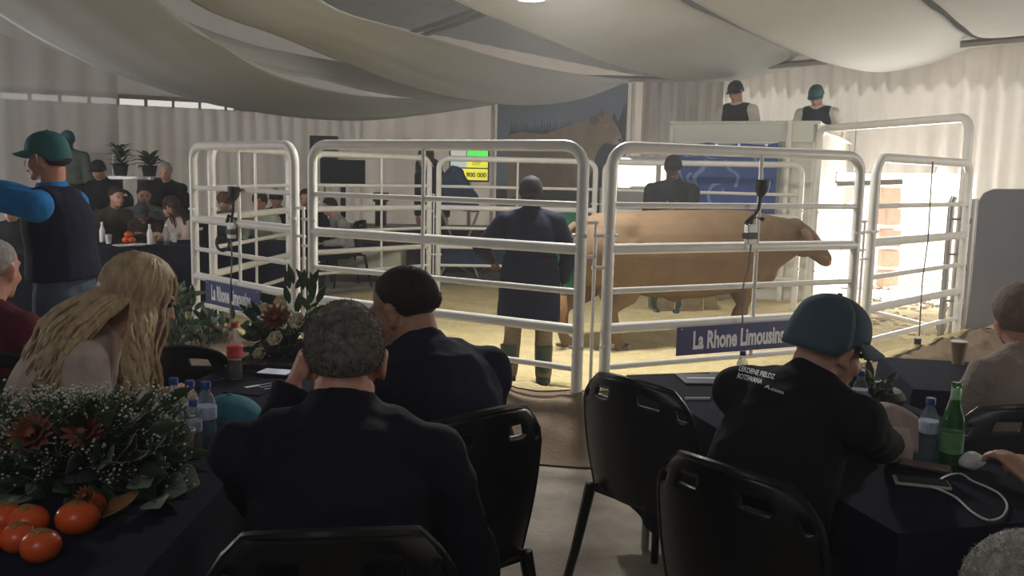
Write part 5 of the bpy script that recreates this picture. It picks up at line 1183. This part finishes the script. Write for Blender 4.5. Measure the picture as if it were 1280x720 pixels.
# back table clutter
rnd = random.Random(21)
for k, (px, py, nm) in enumerate([(112, 302, 'bottle'), (122, 300, 'bottle'), (136, 305, 'cup'), (193, 305, 'cup'), (182, 303, 'bottle'), (203, 303, 'bottle'), (166, 305, 'plate'), (148, 306, 'plate'), (218, 303, 'cup'), (104, 292, 'bottle')]):
    p = on(px, py+4, TZ); lb = ['leftmost small bottle', 'dark bottle with white cap', 'white cup left of the orange fruit pile', 'tan cup right of the orange fruit pile', 'narrow bottle right of the fruit pile', 'bottle before the long-haired woman', 'white plate beside the fruit pile', 'white plate left of the fruit pile', 'white cup at the right table end', 'bottle close behind the bid spotter'][k]+' on the back left table'
    p.y += .12
    if nm == 'cup': cup(px, py, lb, kraft if k == 3 else wht, .10, group='cups on the back table'); continue
    o = empty(nm, (p.x, p.y, TZ+.005), 0, lb, nm, nm+'s on the back table')
    if nm == 'bottle':
        MB().lathe([(.001, 0), (.03, 0), (.03, .13), (.013, .18), (.013, .2), (.001, .2)], n=12).build('bottle_body', [blk_p, wht, glass][k % 3], o); MB().lathe([(.001, .2), (.015, .2), (.015, .225), (.001, .225)], n=10).build('bottle_cap', wht, o)
    else: MB().lathe([(.001, 0), (.06, 0), (.11, .015), (.11, .02), (.06, .008), (.001, .006)], n=20).build('plate_body', wht, o)
for k, (px, py, dz) in enumerate([(153, 303, 0), (160, 303, 0), (156, 303, .06)]):
    p = on(px, py+3, TZ); p.y += .1; o = empty('orange_fruit', (p.x, p.y, TZ+.045+dz), 0, ['left fruit of the small orange pile on the back table', 'right fruit of the small orange pile on the back table', 'topmost fruit of the small orange pile on the back table'][k], 'fruit', 'orange pile on the back table')
    MB().ell((0, 0, 0), (.045, .045, .038), 14, 10).build('flesh', fr, o); MB().lathe([(.001, .036), (.012, .037), (.001, .042)], n=8).build('calyx', calyx, o)

# ---- lettering on the back of the printed jacket
jk = [c for c in kids(P3['o']) if c.name.startswith('jacket')][0]
inv = P3['o'].matrix_basis.inverted()
bpy.context.view_layer.update()
_dg = bpy.context.evaluated_depsgraph_get(); _je = jk.evaluated_get(_dg)
def jacket_text(body_, x0, y0, x1, y1, hpx):
    t = text(body_, 1.0, ink, P3['o'], Matrix.Identity(4), 'back_lettering', .0, .03, 1, shear=.1)
    xs = [v.co.x for v in t.data.vertices]; ys = [v.co.y for v in t.data.vertices]; W_, H_ = max(xs)-min(xs), max(ys); ax = Vector((x1-x0, y1-y0)); upv = Vector((ax.y, -ax.x)).normalized()
    e = inv @ Vector((0, 0, EYE)); cm = inv.to_3x3()
    for v in t.data.vertices:
        f = (v.co.x-min(xs))/W_; g = v.co.y/H_*hpx; px, py = x0+ax.x*f+upv.x*g, y0+ax.y*f+upv.y*g
        dr = (cm @ ray(px, py)).normalized(); ok, loc, nr, _ = _je.ray_cast(e, dr)
        v.co = (loc if ok else e+dr*2.1)-dr*.004
    return t
jacket_text('LEKOENE FIELDZ', 923, 463, 968, 474, 6.5); jacket_text('BOTSWANA', 921, 472, 952, 480, 6.5); jacket_text('A.com', 955, 484, 979, 493, 4.5)
# zip and hood seam on foreground jackets are modelled as folds only
bpy.context.view_layer.update()

# dusty haze hanging in the tent
hz = bpy.data.materials.new('dust_haze'); hz.use_nodes = True; nt = hz.node_tree; nt.nodes.clear()
vo = nt.nodes.new('ShaderNodeOutputMaterial'); vs_ = nt.nodes.new('ShaderNodeVolumeScatter'); vs_.inputs['Color'].default_value = (.9, .9, .92, 1); vs_.inputs['Density'].default_value = .0095; vs_.inputs['Anisotropy'].default_value = .45
nt.links.new(vs_.outputs[0], vo.inputs['Volume'])
b = MB(); b.box((0, 7.0, 2.6), (19.8, 21.2, 5.36)); ob = b.build('dust_haze', hz, smooth=False)
tag(ob, 'thin dusty haze filling the tent air', 'haze', kind='stuff')
